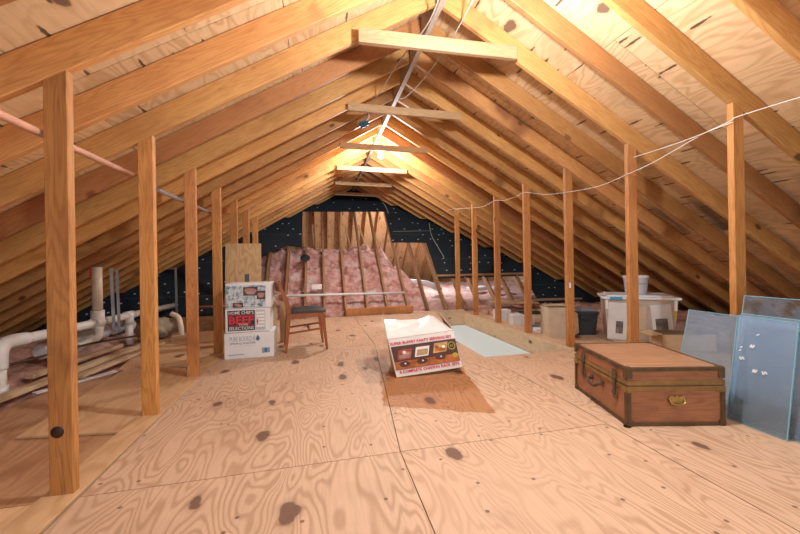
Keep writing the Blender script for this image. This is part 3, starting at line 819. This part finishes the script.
# ------------------------------------------------------------------ chair
c = empty('dining_chair', (-.168, 4.46, 0), .11, 'teak dining chair with charcoal vinyl seat facing right, beside the white boxes', 'chair')
def ribbon(mb, pts, w, d, m):
    """square section strip through side-view points (x, z) given with half width in x; d is the thickness across"""
    vs = []
    for (x, z, hw, y) in pts: vs += [(x-hw, y-d/2, z), (x+hw, y-d/2, z), (x+hw, y+d/2, z), (x-hw, y+d/2, z)]
    fs = []
    for i in range(len(pts)-1):
        a = 4*i
        fs += [(a+k, a+(k+1) % 4, a+4+(k+1) % 4, a+4+k) for k in range(4)]
    fs += [(3, 2, 1, 0), tuple(range(4*len(pts)-4, 4*len(pts)))]
    mb.poly(vs, fs, m)
for s in (-1, 1):
    mb = MB(); y = s*.205
    ribbon(mb, [(-.232, 0, .013, y), (-.212, .2, .018, y), (-.195, .40, .024, y), (-.20, .50, .025, y), (-.232, .60, .022, y), (-.268, .70, .018, y), (-.292, .79, .012, y)], 0, .026, M['chair_wood'])
    part(mb, 'leg', 'chair_wood', c)
    mb = MB(); y = s*.20
    ribbon(mb, [(.222, 0, .012, y), (.20, .2, .017, y), (.176, .425, .024, y)], 0, .028, M['chair_wood'])
    part(mb, 'leg', 'chair_wood', c)
    mb = MB(); mb.beam((-.18, s*.20, .405), (.165, s*.195, .41), .022, .055, (0, 0, 1), M['chair_wood']); part(mb, 'seat_rail', 'chair_wood', c)
    mb = MB(); mb.beam((-.198, s*.203, .215), (.19, s*.198, .25), .014, .022, (0, 0, 1), M['chair_wood']); part(mb, 'stretcher', 'chair_wood', c)
mb = MB(); mb.beam((-.175, -.19, .405), (-.175, .19, .405), .02, .055, (0, 0, 1), M['chair_wood']); part(mb, 'seat_rail', 'chair_wood', c)
mb = MB(); mb.beam((.166, -.185, .41), (.166, .185, .41), .02, .055, (0, 0, 1), M['chair_wood']); part(mb, 'seat_rail', 'chair_wood', c)
mb = MB(); mb.beam((.03, -.19, .235), (.03, .19, .235), .02, .016, (0, 0, 1), M['chair_wood']); part(mb, 'stretcher', 'chair_wood', c)
mb = MB()   # cushion, crowned
nx, ny = 12, 12; top = []; 
g = [[mb.bm.verts.new((-.205+.415*i/nx, -.222+.444*j/ny, .437+.0+.034*(1-abs(2*i/nx-1)**4)*(1-abs(2*j/ny-1)**4)+.02*i/nx)) for i in range(nx+1)] for j in range(ny+1)]
for j in range(ny):
    for i in range(nx):
        f = mb.bm.faces.new((g[j][i], g[j][i+1], g[j+1][i+1], g[j+1][i])); f.smooth = True
r = bmesh.ops.extrude_face_region(mb.bm, geom=mb.bm.faces[:])
for q in r['geom']:
    if isinstance(q, bmesh.types.BMVert): q.co.z = .434+.01*(q.co.x+.2)
mb.mats = [M['vinyl']]; part(mb, 'seat', 'vinyl', c)
for z0, hh, off in ((.735, .10, 0), (.60, .045, .028)):
    mb = MB(); P = []
    for k in range(9):
        y = -.195+.39*k/8; b = -.045*(1-(2*k/8-1)**2)
        x = -.276+off*1.3+b
        P.append((x, y))
    vs = []
    for x, y in P: vs += [(x-.008, y, z0-hh/2), (x+.010, y, z0-hh/2), (x-.012, y, z0+hh/2), (x-.026, y, z0+hh/2)]
    fs = []
    for i in range(8):
        a = 4*i; fs += [(a, a+4, a+5, a+1), (a+1, a+5, a+6, a+2), (a+2, a+6, a+7, a+3), (a+3, a+7, a+4, a)]
    fs += [(0, 1, 2, 3), (35, 34, 33, 32)]
    mb.poly(vs, fs, M['chair_wood']); part(mb, 'back_rail', 'chair_wood', c)

# ------------------------------------------------------------------ buffet set carton (crushed, open top)
c = empty('buffet_set_carton', (.632, 3.05, 0), 0, 'crushed white carton printed with a buffet serving set, open on the floor', 'box')
# corner points of the tilted, skewed carton (x right, y back, z up) relative to its left front bottom corner
A0, B0 = Vector((0, 0, .004)), Vector((.610, .015, .042))
A1, B1 = Vector((-.068, .02, .330)), Vector((.533, .035, .372))
dv = Vector((.03, .40, .0)); E0, F0, E1, F1 = A0+dv, B0+dv, A1+dv+Vector((.02, 0, .02)), B1+dv+Vector((.02, 0, .0))
def sheet(mb, q, t, m):
    q = [Vector(v) for v in q]; nn = (q[1]-q[0]).cross(q[3]-q[0]).normalized()*t
    mb.poly([v for v in q]+[v+nn for v in q], [(0, 1, 2, 3), (7, 6, 5, 4), (0, 4, 5, 1), (1, 5, 6, 2), (2, 6, 7, 3), (3, 7, 4, 0)], m)
mb = MB(); sheet(mb, (A0, B0, B1, A1), -.004, M['shiny_white']); sheet(mb, (F0, E0, E1, F1), -.004, M['card_white'])
sheet(mb, (E0, A0, A1, E1), -.004, M['card_pale']); sheet(mb, (B0, F0, F1, B1), -.004, M['shiny_white'])
sheet(mb, (A0, E0, F0, B0), -.004, M['card'])
part(mb, 'carton_body', 'shiny_white', c)
# sagging bottom flap that holds the right end up
mb = MB(); sheet(mb, (A0+Vector((.1, .03, -.001)), Vector((.575, .05, .002)), Vector((.60, .36, .002)), E0+Vector((.1, -.03, -.001))), .003, M['card'])
sheet(mb, (Vector((.575, .05, .003)), B0+Vector((-.004, .01, -.002)), F0+Vector((-.004, -.01, -.002)), Vector((.60, .36, .003))), .003, M['card'])
part(mb, 'bottom_flap', 'card', c)
ff = MB()      # front flap bent up and back, with a crumpled right end
bl, br = A1+Vector((0, 0, .004)), B1+Vector((0, 0, .004))
grid = []
for j in range(7):
    row = []
    for i in range(13):
        u, w = i/12, j/6
        p0 = bl.lerp(br, u); tl = Vector((-.052, .30, .462)); tr = Vector((.60, .27, .43))
        q = p0.lerp(tl.lerp(tr, u), w)
        q.z += .012*math.sin(w*math.pi)+.045*w*max(0, 1-abs(u-.68)/.16)-.06*w*max(0, (u-.8)/.2) + .012*fbm(u*5, w*4)*w
        row.append(ff.bm.verts.new(q))
    grid.append(row)
for j in range(6):
    for i in range(12):
        f = ff.bm.faces.new((grid[j][i], grid[j][i+1], grid[j+1][i+1], grid[j+1][i]))
ff.mats = [M['shiny_white']]; part(ff, 'flap', 'shiny_white', c)
mb = MB(); sheet(mb, (E1, F1, F1+Vector((-.03, .16, .09)), E1+Vector((.02, .18, .10))), .004, M['card_in']); part(mb, 'flap', 'card_in', c)
mb = MB(); sheet(mb, (E1, A1, A1+Vector((-.03, .09, .16)), E1+Vector((-.03, -.09, .17))), .004, M['card_pale']); part(mb, 'flap', 'card_pale', c)
mb = MB(); sheet(mb, (B1, F1, F1+Vector((-.06, -.06, .14)), B1+Vector((-.05, .22, .12))), .004, M['card_in']); part(mb, 'flap', 'card_in', c)
# printed front: a skewed frame so the print follows the tilted face
ex = (B0-A0); W = ex.length; ez = (A1-A0); H = ez.length
exn = ex.normalized(); ezn = ez.normalized(); eyn = ezn.cross(exn)          # points back into the carton
FM = Matrix((exn, eyn, ezn)).transposed().to_4x4(); FM.translation = A0+eyn*-.0005
FM = FM
def P2(u, v): return Vector((u*W, 0, v*H))
def fpanel(name, u0, u1, v0, v1, mat, lift):
    return panel(name, (u1-u0)*W, (v1-v0)*H, ((u0+u1)/2*W, -lift, (v0+v1)/2*H), M[mat], c, .001, FM)
def ftext(s, u, v, w, h, mat, lift=.0065, bold=0):
    return text('lettering', s, w*W, h*H, M[mat], c, (u*W, -lift, v*H), extra=FM, bold=bold)
fpanel('printed_photo', .018, .985, .19, .80, 'maroon_print', .004)
fpanel('printed_photo', .02, .983, .20, .40, 'orange_print', .0048)
def blob(u, v, w, h, mat, lift, sk=.35):
    mb = MB(); mb.poly([(-w/2-sk*h/2, 0, -h/2), (w/2-sk*h/2, 0, -h/2), (w/2+sk*h/2, 0, h/2), (-w/2+sk*h/2, 0, h/2)], [(0, 1, 2, 3)], M[mat])
    o = mb.build('printed_dish', M[mat], c); o.data.transform(FM @ Matrix.Translation((u*W, -lift, v*H)))
def disc(u, v, rx, rz, mat, lift, nm='printed_dish'):
    mb = MB(); mb.poly([(rx*math.cos(i*math.tau/20), 0, rz*math.sin(i*math.tau/20)) for i in range(20)], [tuple(range(20))], M[mat])
    o = mb.build(nm, M[mat], c); o.data.transform(FM @ Matrix.Translation((u*W, -lift, v*H)))
for u, v, m1, m2 in ((.19, .57, 'dish_red', 'pinkfood'), (.45, .585, 'white_print', 'dish_tan'), (.73, .62, 'dish_tan', 'orange_print')):
    blob(u, v, .125, .085, m1, .0056); blob(u, v-.02, .10, .05, m2, .0062)
    disc(u-.03, v-.25, .05, .025, 'maroon_print', .0056); disc(u-.02, v-.24, .008, .008, 'white_print', .0062)
for k, (du, dvv) in enumerate(((-.05, .03), (.0, .05), (.04, .02), (-.02, -.01))): disc(.19+du, .57+dvv, .016, .014, ('dish_red', 'white_print', 'dish_tan', 'pinkfood')[k], .0068)
for k, (du, dvv) in enumerate(((-.05, .04), (.0, .06), (.05, .03))): disc(.73+du, .60+dvv, .018, .014, ('dish_red', 'yellow_print', 'white_print')[k], .0068)
disc(.905, .625, .036, .036, 'gold_print', .0056, 'printed_badge'); disc(.905, .625, .028, .028, 'black_print', .0062, 'printed_badge')
text('lettering', 'ICE', .034, .018, M['gold_print'], c, (.905*W, -.0068, .625*H), extra=FM, bold=.02)
disc(.93, .37, .026, .020, 'gold_print', .0056, 'printed_badge')
ftext('SUPER BUFFET PARTY SERVING SET', .475, .875, .92, .075, 'red_print', bold=.03)
ftext('8 COMPLETE CHAFING RACK SETS', .51, .13, .90, .08, 'red_print', bold=.03)

# ------------------------------------------------------------------ trunk
TA = Vector((1.765, 1.811)); TB = Vector((2.322, 1.678))
rz = math.atan2(TB.y-TA.y, TB.x-TA.x); TW = (TB-TA).length; TD = .66; THH = .344; SPL = .238
c = empty('trunk', (TA.x, TA.y, 0), rz, 'old wood veneered steamer trunk with brass edges, lid closed, on the plywood floor', 'trunk')
e = .006
part(MB().box((TW-2*e, TD-2*e, SPL-.008), (TW/2, TD/2, SPL/2+.003), None, M['trunk'], .004), 'body', 'trunk', c)
lid = part(MB().box((TW-2*e, TD-2*e, THH-SPL-.006), (TW/2, TD/2, (THH+SPL)/2+.001), None, M['trunk'], .006), 'lid', 'trunk', c)
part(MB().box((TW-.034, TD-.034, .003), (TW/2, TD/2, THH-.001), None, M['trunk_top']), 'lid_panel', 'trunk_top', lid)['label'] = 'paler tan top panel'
def frame_bars(z, h, t, w, m, name, rivet=True):
    """a band right round the trunk, standing w proud, with rivet heads"""
    mb = MB()
    for a, b in (((0, 0), (TW, 0)), ((TW, 0), (TW, TD)), ((TW, TD), (0, TD)), ((0, TD), (0, 0))):
        a = Vector((*a, z)); b = Vector((*b, z)); d = (b-a).normalized(); nrm = Vector((d.y, -d.x, 0))
        mb.beam(a+nrm*(w-t/2)-d*w, b+nrm*(w-t/2)+d*w, t, h, (0, 0, 1), M[m], .0015)
        if rivet:
            k = int((b-a).length/.055)
            for i in range(k):
                q = a+d*((i+.5)*(b-a).length/k)+nrm*(w+.0005)
                mb.box((.006, .006, .006), q, None, M[m])
    return part(mb, name, m, c)
frame_bars(.012, .022, .006, .001, 'olive', 'edge_trim')
frame_bars(THH-.010, .020, .006, .001, 'olive', 'edge_trim')
frame_bars(SPL-.016, .026, .006, .002, 'brass', 'metal_band', False)
frame_bars(SPL+.017, .026, .006, .002, 'brass', 'metal_band', False)
mb = MB()       # flat rim on the lid
for a, b in (((0, 0), (TW, 0)), ((TW, 0), (TW, TD)), ((TW, TD), (0, TD)), ((0, TD), (0, 0))):
    a = Vector((*a, THH)); b = Vector((*b, THH)); d = (b-a).normalized(); nrm = Vector((-d.y, d.x, 0))
    mb.beam(a+nrm*.009, b+nrm*.009, .018, .004, (0, 0, 1), M['olive'], .001)
part(mb, 'edge_trim', 'olive', c)
for (x, y) in ((0, 0), (TW, 0), (TW, TD), (0, TD)):
    sx = 1 if x == 0 else -1; sy = 1 if y == 0 else -1
    mb = MB(); mb.box((.024, .005, SPL-.04), (x+sx*.012, y-sy*.0005, SPL/2), None, M['olive'], .001); mb.box((.005, .024, SPL-.04), (x-sx*.0005, y+sy*.012, SPL/2), None, M['olive'], .001)
    part(mb, 'corner_trim', 'olive', c)
    mb = MB(); mb.box((.034, .006, .06), (x+sx*.017, y-sy*.001, THH-.032), None, M['olive'], .002); mb.box((.006, .034, .06), (x-sx*.001, y+sy*.017, THH-.032), None, M['olive'], .002)
    mb.box((.034, .034, .005), (x+sx*.017, y+sy*.017, THH+.002), None, M['olive'], .002); part(mb, 'corner_cap', 'olive', lid)
    mb = MB(); mb.box((.036, .006, .034), (x+sx*.018, y-sy*.0025, .018), None, M['olive'], .002); mb.box((.006, .036, .034), (x-sx*.0025, y+sy*.018, .018), None, M['olive'], .002)
    part(mb, 'corner_cap', 'brass', c); mb = MB()
    mb.box((.05, .006, .035), (x+sx*.025, y-sy*.0035, SPL-.02), None, M['brass'], .002); mb.box((.006, .05, .035), (x-sx*.0035, y+sy*.025, SPL-.02), None, M['brass'], .002)
    part(mb, 'corner_cap', 'brass', c)
# latches and carrying handle on the long left side
for y in (.12, .52):
    mb = MB(); mb.box((.006, .042, .06), (-.006, y, SPL+.040), None, M['steel_dark'], .002); mb.lathe([(.021, -.003), (.021, .003)], 14, (0, 0, 0), M['steel_dark'])
    o = part(mb, 'latch', 'steel_dark', c)
    mb = MB(); mb.box((.010, .024, .09), (-.009, y, SPL-.03), None, M['steel_dark'], .003); mb.box((.014, .030, .022), (-.010, y, SPL-.075), None, M['steel_dark'], .003)
    mb.box((.005, .042, .06), (-.004, y, SPL-.085), None, M['brass'], .002)
    h = mb.build('hasp', M['steel_dark'], o)
mb = MB(); mb.tube([(-.006, .27, .165), (-.03, .275, .16), (-.04, .30, .145), (-.04, .37, .145), (-.03, .395, .16), (-.006, .40, .165)], .011, 8, M['leather'])
hd = part(mb, 'handle', 'leather', c)
for y in (.27, .40):
    MB().box((.010, .030, .038), (-.004, y, .168), None, M['steel_dark'], .002).build('handle_mount', M['steel_dark'], hd)
# brass bail handle on the short front side
cx, cz = TW*.505, .150
mb = MB(); q = [(-.042, .018), (-.030, .030), (-.012, .024), (0, .032), (.012, .024), (.030, .030), (.042, .018), (.036, 0), (.030, -.022), (.012, -.018), (0, -.022), (-.012, -.018), (-.030, -.022), (-.036, 0)]
mb.poly([(cx+x*1.15, -.001, cz+z) for x, z in q]+[(cx+x*1.15, -.005, cz+z) for x, z in q],
        [tuple(range(14)), tuple(range(27, 13, -1))]+[(i, i+14, (i+1) % 14+14, (i+1) % 14) for i in range(14)], M['bright_brass'])
hp = part(mb, 'handle_plate', 'bright_brass', c)
MB().tube([(cx-.04, -.006, cz+.010), (cx-.042, -.014, cz-.004), (cx-.024, -.018, cz-.016), (cx+.024, -.018, cz-.016), (cx+.042, -.014, cz-.004), (cx+.04, -.006, cz+.010)], .0045, 8, M['bright_brass']).build('bail', M['bright_brass'], hp)

# ------------------------------------------------------------------ glass panes
def pane(y0, y1, x0, x1, z1, mat, label, tapes=(), t=.006):
    """a pane standing on its long edge, leaning towards +x; y1 < y0"""
    x0v = Vector((x0, y0, .002)); up = Vector((x1-x0, 0, z1)); L = y0-y1; H = up.length
    ex = Vector((0, -1, 0)); ez = up.normalized(); ey = ez.cross(ex)
    mw = Matrix((ex, ey, ez)).transposed().to_4x4(); mw.translation = x0v
    c = bpy.data.objects.new('glass_pane', None); COL.objects.link(c); c.matrix_world = mw; c.empty_display_size = .1
    tag(c, label, 'glass pane', 'glass panes leaning at the right post')
    MB().box((L-.004, t, H-.004), (L/2, 0, H/2), None, M[mat]).build('pane', M[mat], c)
    mb = MB()
    for s, l in (((.004, t+.001, H), (.001, 0, H/2)), ((.004, t+.001, H), (L-.001, 0, H/2)), ((L, t+.001, .004), (L/2, 0, .001)), ((L, t+.001, .004), (L/2, 0, H-.001))): mb.box(s, l, None, M['glass_edge'])
    mb.build('polished_edge', M['glass_edge'], c)
    for (u, v, pts) in tapes:
        mb = MB(); mb.tube([(u+a*.7, -t/2-.002, v+b*.9) for a, b in pts], .0035, 6, M['tape']); mb.build('tape_mark', M['tape'], c)
    return c
Z1 = [(-.02, -.008), (-.012, .012), (-.002, -.006), (.010, .014)]
Z2 = [(-.018, .008), (-.006, -.01), (.004, .01), (.016, -.004)]
Z3 = [(-.01, .0), (.008, .012)]
pane(2.19, 1.805, 2.545, 2.70, .600, 'glass_blue', 'small blue tinted glass pane just behind the trunk')
pane(1.80, .86, 2.525, 2.665, .742, 'glass_brown', 'tallest glass pane, dusty with dark smears, leaning on the right post')
pane(1.775, .95, 2.475, 2.60, .635, 'glass_blue', 'long blue glass pane reaching out of the picture at the right')
pane(1.752, 1.455, 2.435, 2.535, .628, 'glass_blue', 'narrow front glass pane with white tape marks beside the trunk',
     [(.035, .42, Z3), (.05, .38, Z2), (.12, .53, Z3), (.10, .46, Z1), (.125, .32, Z1), (.17, .325, Z2), (.04, .44, Z3)])

# ------------------------------------------------------------------ clutter behind the right posts
def open_carton(name, w, d, h, loc, rz, mat, label, flaps=True):
    c = empty(name, loc, rz, label, 'box')
    mb = MB(); t = .006
    for s, l in (((w, t, h), (0, -d/2, h/2)), ((w, t, h), (0, d/2, h/2)), ((t, d, h), (-w/2, 0, h/2)), ((t, d, h), (w/2, 0, h/2)), ((w, d, t), (0, 0, t/2))): mb.box(s, l, None, M[mat])
    part(mb, 'carton_body', mat, c)
    return c
c = open_carton('cardboard_box', .31, .26, .38, (3.02, 4.20, 0), -.22, 'card_pale', 'pale cardboard box beside the third right post')
part(MB().box((.29, .11, .005), (0, .07, .388), Matrix.Rotation(.15, 3, 'X'), M['card_pale']), 'flap', 'card_pale', c)
mb = MB(); sheet(mb, ((.158, -.13, .34), (.205, -.15, .30), (.22, -.15, .06), (.16, -.13, .02)), .004, M['card_pale']); part(mb, 'flap', 'card_pale', c)
c = empty('storage_bin', (3.42, 4.26, 0), -.3, 'dark grey plastic storage bin with grey lid, left of the big tote', 'bin')
mb = MB(); a, b, h = .13, .16, .27
mb.poly([(-a, -b, 0), (a, -b, 0), (a, b, 0), (-a, b, 0), (-a-.025, -b-.025, h), (a+.025, -b-.025, h), (a+.025, b+.025, h), (-a-.025, b+.025, h)],
        [(3, 2, 1, 0), (4, 5, 6, 7), (0, 1, 5, 4), (1, 2, 6, 5), (2, 3, 7, 6), (3, 0, 4, 7)], M['bin']); part(mb, 'tub', 'bin', c)
part(MB().box((.34, .40, .035), (0, 0, .2895), None, M['bin'], .008), 'rim', 'bin', c)
part(MB().box((.30, .36, .02), (.01, .01, .318), None, M['bin_lid'], .006), 'lid', 'bin_lid', c)
part(MB().tube([(-.06, -.185, .25), (-.04, -.21, .22), (.04, -.21, .22), (.06, -.185, .25)], .008, 6, M['bin']), 'handle', 'bin', c)
# big tote
c = empty('storage_tote', (3.84, 3.78, 0), -.62, 'big clear plastic tote of papers and photos under a white lid', 'tote')
mb = MB(); a, b, h = .33, .21, .50
mb.poly([(-a, -b, .0), (a, -b, .0), (a, b, 0), (-a, b, 0), (-a-.04, -b-.04, h), (a+.04, -b-.04, h), (a+.04, b+.04, h), (-a-.04, b+.04, h)],
        [(3, 2, 1, 0), (4, 5, 6, 7), (0, 1, 5, 4), (1, 2, 6, 5), (2, 3, 7, 6), (3, 0, 4, 7)], M['tote']); part(mb, 'tub', 'tote', c)
mb = MB(); mb.box((.80, .56, .03), (0, 0, .516), None, M['tote_lid'], .010); mb.box((.68, .44, .02), (0, 0, .54), None, M['tote_lid'], .008)
ld = part(mb, 'lid', 'tote_lid', c)
MB().box((.13, .004, .032), (-.25, -.2825, .516), None, M['blue_tape']).build('tape_strip', M['blue_tape'], ld)
def face_panel(name, x, z, w, h, mat, dy, rot=0):
    sl = math.atan(.04/.50)
    o = MB().box((w, .003, h), (0, 0, 0), None, M[mat]).build(name, M[mat], c)
    o.matrix_local = Matrix.Translation((x, -.212-.04*z/.5-dy, z)) @ Matrix.Rotation(sl, 4, 'X') @ Matrix.Rotation(rot, 4, 'Y'); return o
face_panel('paper', -.235, .235, .20, .45, 'paper', .002, .05); face_panel('photo', -.215, .16, .075, .15, 'photo', .005, .05)
face_panel('paper', .215, .27, .20, .36, 'paper', .002, -.10); face_panel('photo', .215, .20, .12, .17, 'photo', .005, -.10)
face_panel('paper', -.03, .22, .18, .40, 'card_pale', .0005, .02); face_panel('label', .335, .35, .025, .12, 'yellow', .004)
for x in (-.345, .345):
    part(MB().box((.03, .02, .12), (x, -.25, .44), None, M['pvc_white'], .006), 'latch', 'pvc_white', c)
b_ = empty('bucket', (3.80, 3.74, .5515), 0, 'white plastic bucket standing on the lid of the big tote', 'bucket')
part(MB().lathe([(.105, 0), (.112, .004), (.132, .20), (.140, .205), (.140, .225), (.130, .225), (.122, .20), (.104, .012)], 28, (0, 0, 0), M['bucket']), 'pail', 'bucket', b_)
part(MB().tube([(.143*math.cos(a_), .143*math.sin(a_), .19+.0*a_-.06*abs(math.sin(a_))) for a_ in [math.pi*i/10+math.pi for i in range(11)]], .003, 6, M['galv']), 'handle', 'galv', b_)
# cardboard lying about
def slabthing(name, size, loc, rot, mat, label, cat, group=None):
    o = MB().box(size, (0, 0, 0), None, M[mat], .003).build(name, M[mat]); o.location = loc; o.rotation_euler = rot
    return tag(o, label, cat, group)
c = open_carton('low_cardboard_tray', .52, .26, .17, (3.86, 3.22, 0), -.35, 'card', 'low brown cardboard tray lying behind the trunk')
mb = MB(); sheet(mb, ((-.26, .13, .172), (.26, .13, .172), (.23, .0, .20), (-.20, .0, .20)), .005, M['card_in']); part(mb, 'flap', 'card_in', c)
mb = MB(); sheet(mb, ((-.26, -.13, .172), (-.26, .13, .172), (-.36, .11, .15), (-.36, -.11, .15)), .005, M['card']); part(mb, 'flap', 'card', c)
slabthing('cardboard_sheet', (.60, .40, .012), (4.05, 2.6, .008), (.0, .0, -.3), 'card', 'flat cardboard sheet lying beside the tote', 'cardboard', 'flat cardboard')
slabthing('cardboard_sheet', (.75, .35, .012), (3.95, 5.45, .008), (0, 0, .1), 'card_pale', 'pale cardboard sheet lying on the insulation behind the storage bin', 'cardboard', 'flat cardboard')
slabthing('cardboard_sheet', (.9, .30, .012), (3.6, 6.3, .19), (.06, .03, -.12), 'card', 'brown cardboard sheet lying before the black felt at the right', 'cardboard', 'flat cardboard')
slabthing('white_box', (.24, .22, .16), (3.0, 5.62, .08), (0, 0, -.2), 'card_white', 'small white box beyond the fourth right post, farthest of two', 'box', 'small white boxes')
slabthing('white_box', (.34, .26, .15), (3.06, 5.15, .075), (0, 0, -.15), 'card_white', 'small white box just behind the fourth right post', 'box', 'small white boxes')
slabthing('dark_folder', (.30, .22, .03), (3.22, 5.12, .166), (0, 0, -.15), 'black_print', 'dark flat folder lying on the small white box', 'folder')
slabthing('blue_magazine', (.20, .16, .03), (3.02, 4.72, .016), (0, 0, .3), 'blue_print', 'blue magazine lying left of the pale cardboard box', 'magazine')
slabthing('white_magazine', (.20, .16, .05), (2.98, 4.46, .026), (0, 0, -.2), 'paper', 'white stack of papers beside the pale cardboard box', 'papers')
slabthing('plank', (1.6, .10, .035), (4.6, 6.62, .17), (.0, .02, .08), 'board', 'long plank lying on the insulation below the black felt at the right', 'plank')

# ------------------------------------------------------------------ cords, wires
def cordobj(name, pts, r, mat, label, cat):
    o = MB().tube(pts, r, 6, M[mat]).build(name, M[mat], None, Matrix.Translation(pts[0])); return tag(o, label, cat)
SX = 2.712
cordobj('clothes_line', [(SX, .9, 1.89), (SX, 1.3, 1.89), (SX, 1.60, 1.908), (SX, 1.86, 1.918), (SX, 1.90, 1.905), (SX, 2.1, 1.875), (SX, 2.45, 1.79), (SX, 2.70, 1.752), (SX, 3.08, 1.712), (SX, 3.56, 1.742), (SX, 3.95, 1.79), (SX, 4.40, 1.90), (SX, 4.6, 1.885),
         (SX, 4.95, 1.885), (SX, 5.25, 1.93), (SX, 5.6, 1.90), (SX, 6.0, 1.93), (SX-.25, 6.6, 1.98), (SX-.1, 7.1, 2.0)], .0032, 'cord', 'pale clothes line strung along the right row of posts', 'cord')
cordobj('clothes_line', [(SX-.012, 1.88, 1.89), (SX-.012, 2.25, 1.872), (SX-.012, 2.66, 1.876)], .0032, 'cord', 'short second cord between the two nearest right posts', 'cord')
cordobj('hanging_wire', [(.87, 2.3, 2.94), (.885, 2.75, 2.90), (.78, 3.25, 2.88), (.66, 3.9, 2.82), (.585, 4.40, 2.80), (.53, 4.52, 2.78), (.50, 4.60, 2.72)], .006, 'wire', 'pale wire drooping from the ridge left to the blue box', 'wire')
cordobj('hanging_wire', [(1.12, 2.2, 2.92), (1.14, 2.75, 2.90), (1.12, 3.2, 2.88), (1.06, 3.6, 2.85), (.96, 3.86, 2.80), (.90, 3.92, 2.80)], .006, 'wire', 'pale wire drooping right of the ridge board to the second collar tie', 'wire')
nrm = Vector((0, -MS, 1)).normalized()*.035
def onfelt(x, z, lift=1): return Vector((x, Y0+z/MS, z))+nrm*lift
cordobj('hanging_wire', [onfelt(1.5, 2.9), onfelt(1.62, 2.76), onfelt(1.76, 2.5), onfelt(1.80, 2.25)], .008, 'cord', 'white wire hanging over the top right corner of the opening', 'wire')
cordobj('hanging_wire', [onfelt(2.82, 1.97), onfelt(2.76, 1.62), onfelt(2.81, 1.32), onfelt(2.86, 1.06), onfelt(2.80, 1.02)], .006, 'cord', 'white wire dangling down the black felt at the right', 'wire')
cordobj('roof_wire', [onfelt(1.80, 1.72), onfelt(2.79, 1.74)], .004, 'wire', 'thin level wire across the black felt', 'wire')
# blue box on a rafter
c = empty('junction_box', (.60, 4.70, 2.79), 0, 'small blue plastic electrical box on a left rafter near the ridge', 'electrical box')
R_ = Matrix.Rotation(-TH, 4, 'Y')
o = MB().box((.11, .06, .075), (0, 0, 0), None, M['blue_plastic'], .006).build('housing', M['blue_plastic'], c); o.matrix_local = R_
o = MB().tube([(.02, -.03, .03), (.06, -.05, .08), (.05, -.03, .15), (.1, 0, .2)], .006, 6, M['cord']).build('lead', M['cord'], c)

# ------------------------------------------------------------------ lamps
def lamp(loc, ztop, power, label, col=(.97, .975, 1.0), r=.045):
    c = empty('light_bulb', loc, 0, label, 'light bulb', 'bare bulbs under the ridge')
    mb = MB(); prof = [(.004, -r)]+[(r*math.sin(a), -r*math.cos(a)) for a in [math.pi*i/14 for i in range(1, 11)]]+[(.020, r*1.05), (.018, r*1.5), (.004, r*1.55)]
    part(mb.lathe(prof, 20, (0, 0, 0), M['bulb']), 'globe', 'bulb', c)
    part(MB().lathe([(.03, r*1.55), (.034, r*1.7), (.034, r*2.4), (.055, r*2.5), (.055, ztop-loc[2]), (.004, ztop-loc[2])], 20, (0, 0, 0), M['socket']), 'socket', 'socket', c)
    l = bpy.data.lights.new('bulb_light', 'POINT'); l.energy = power; l.color = col; l.shadow_soft_size = .05
    o = bpy.data.objects.new('bulb_light', l); COL.objects.link(o); o.location = (loc[0], loc[1], loc[2]-.11)
lamp((XG+.05, 5.85, 2.72), 2.98, 130, 'lit bare bulb hanging below the ridge behind the third collar tie')
lamp((1.02, 1.74, 2.50), 2.98, 145, 'bare bulb near the ridge above the picture')

lamp((2.74, 9.7, 2.1), 2.45, 260, 'bare bulb in the older attic behind the black felt')
# soft fill light added behind the camera, no actual window there
l = bpy.data.lights.new('rear_fill_light', 'AREA'); l.shape = 'RECTANGLE'; l.size = 4.5; l.size_y = 1.8; l.energy = 45; l.color = (.92, .96, 1)
o = bpy.data.objects.new('rear_fill_light', l); COL.objects.link(o); o.location = (.9, -1.7, 1.5); o.rotation_euler = (math.pi/2, 0, 0)
w = bpy.data.worlds.new('World'); SC.world = w; w.use_nodes = True
w.node_tree.nodes['Background'].inputs[0].default_value = (.92, .96, 1, 1); w.node_tree.nodes['Background'].inputs[1].default_value = .40

# ------------------------------------------------------------------ camera
FPX, YAW, CY, ROLL = 363.6164, .2191, 261.4219, .0167
cam = bpy.data.cameras.new('camera'); cam.sensor_width = 36; cam.lens = FPX*36/800; cam.shift_y = -(267-CY)/800; cam.clip_start = .05
co = bpy.data.objects.new('camera', cam); COL.objects.link(co)
right = Vector((math.cos(YAW), -math.sin(YAW), 0)); fwd = Vector((math.sin(YAW), math.cos(YAW), 0)); up = Vector((0, 0, 1))
cx_ = right*math.cos(ROLL)-up*math.sin(ROLL); cu_ = right*math.sin(ROLL)+up*math.cos(ROLL)
mw = Matrix((cx_, cu_, -fwd)).transposed().to_4x4(); mw.translation = (0, 0, 1.0)
co.matrix_world = mw; SC.camera = co
vs = SC.view_settings; SC.display_settings.display_device = 'sRGB'
vs.view_transform = 'Standard'; vs.look = 'None'; vs.exposure = 0.08; vs.gamma = 1; vs.use_curve_mapping = False
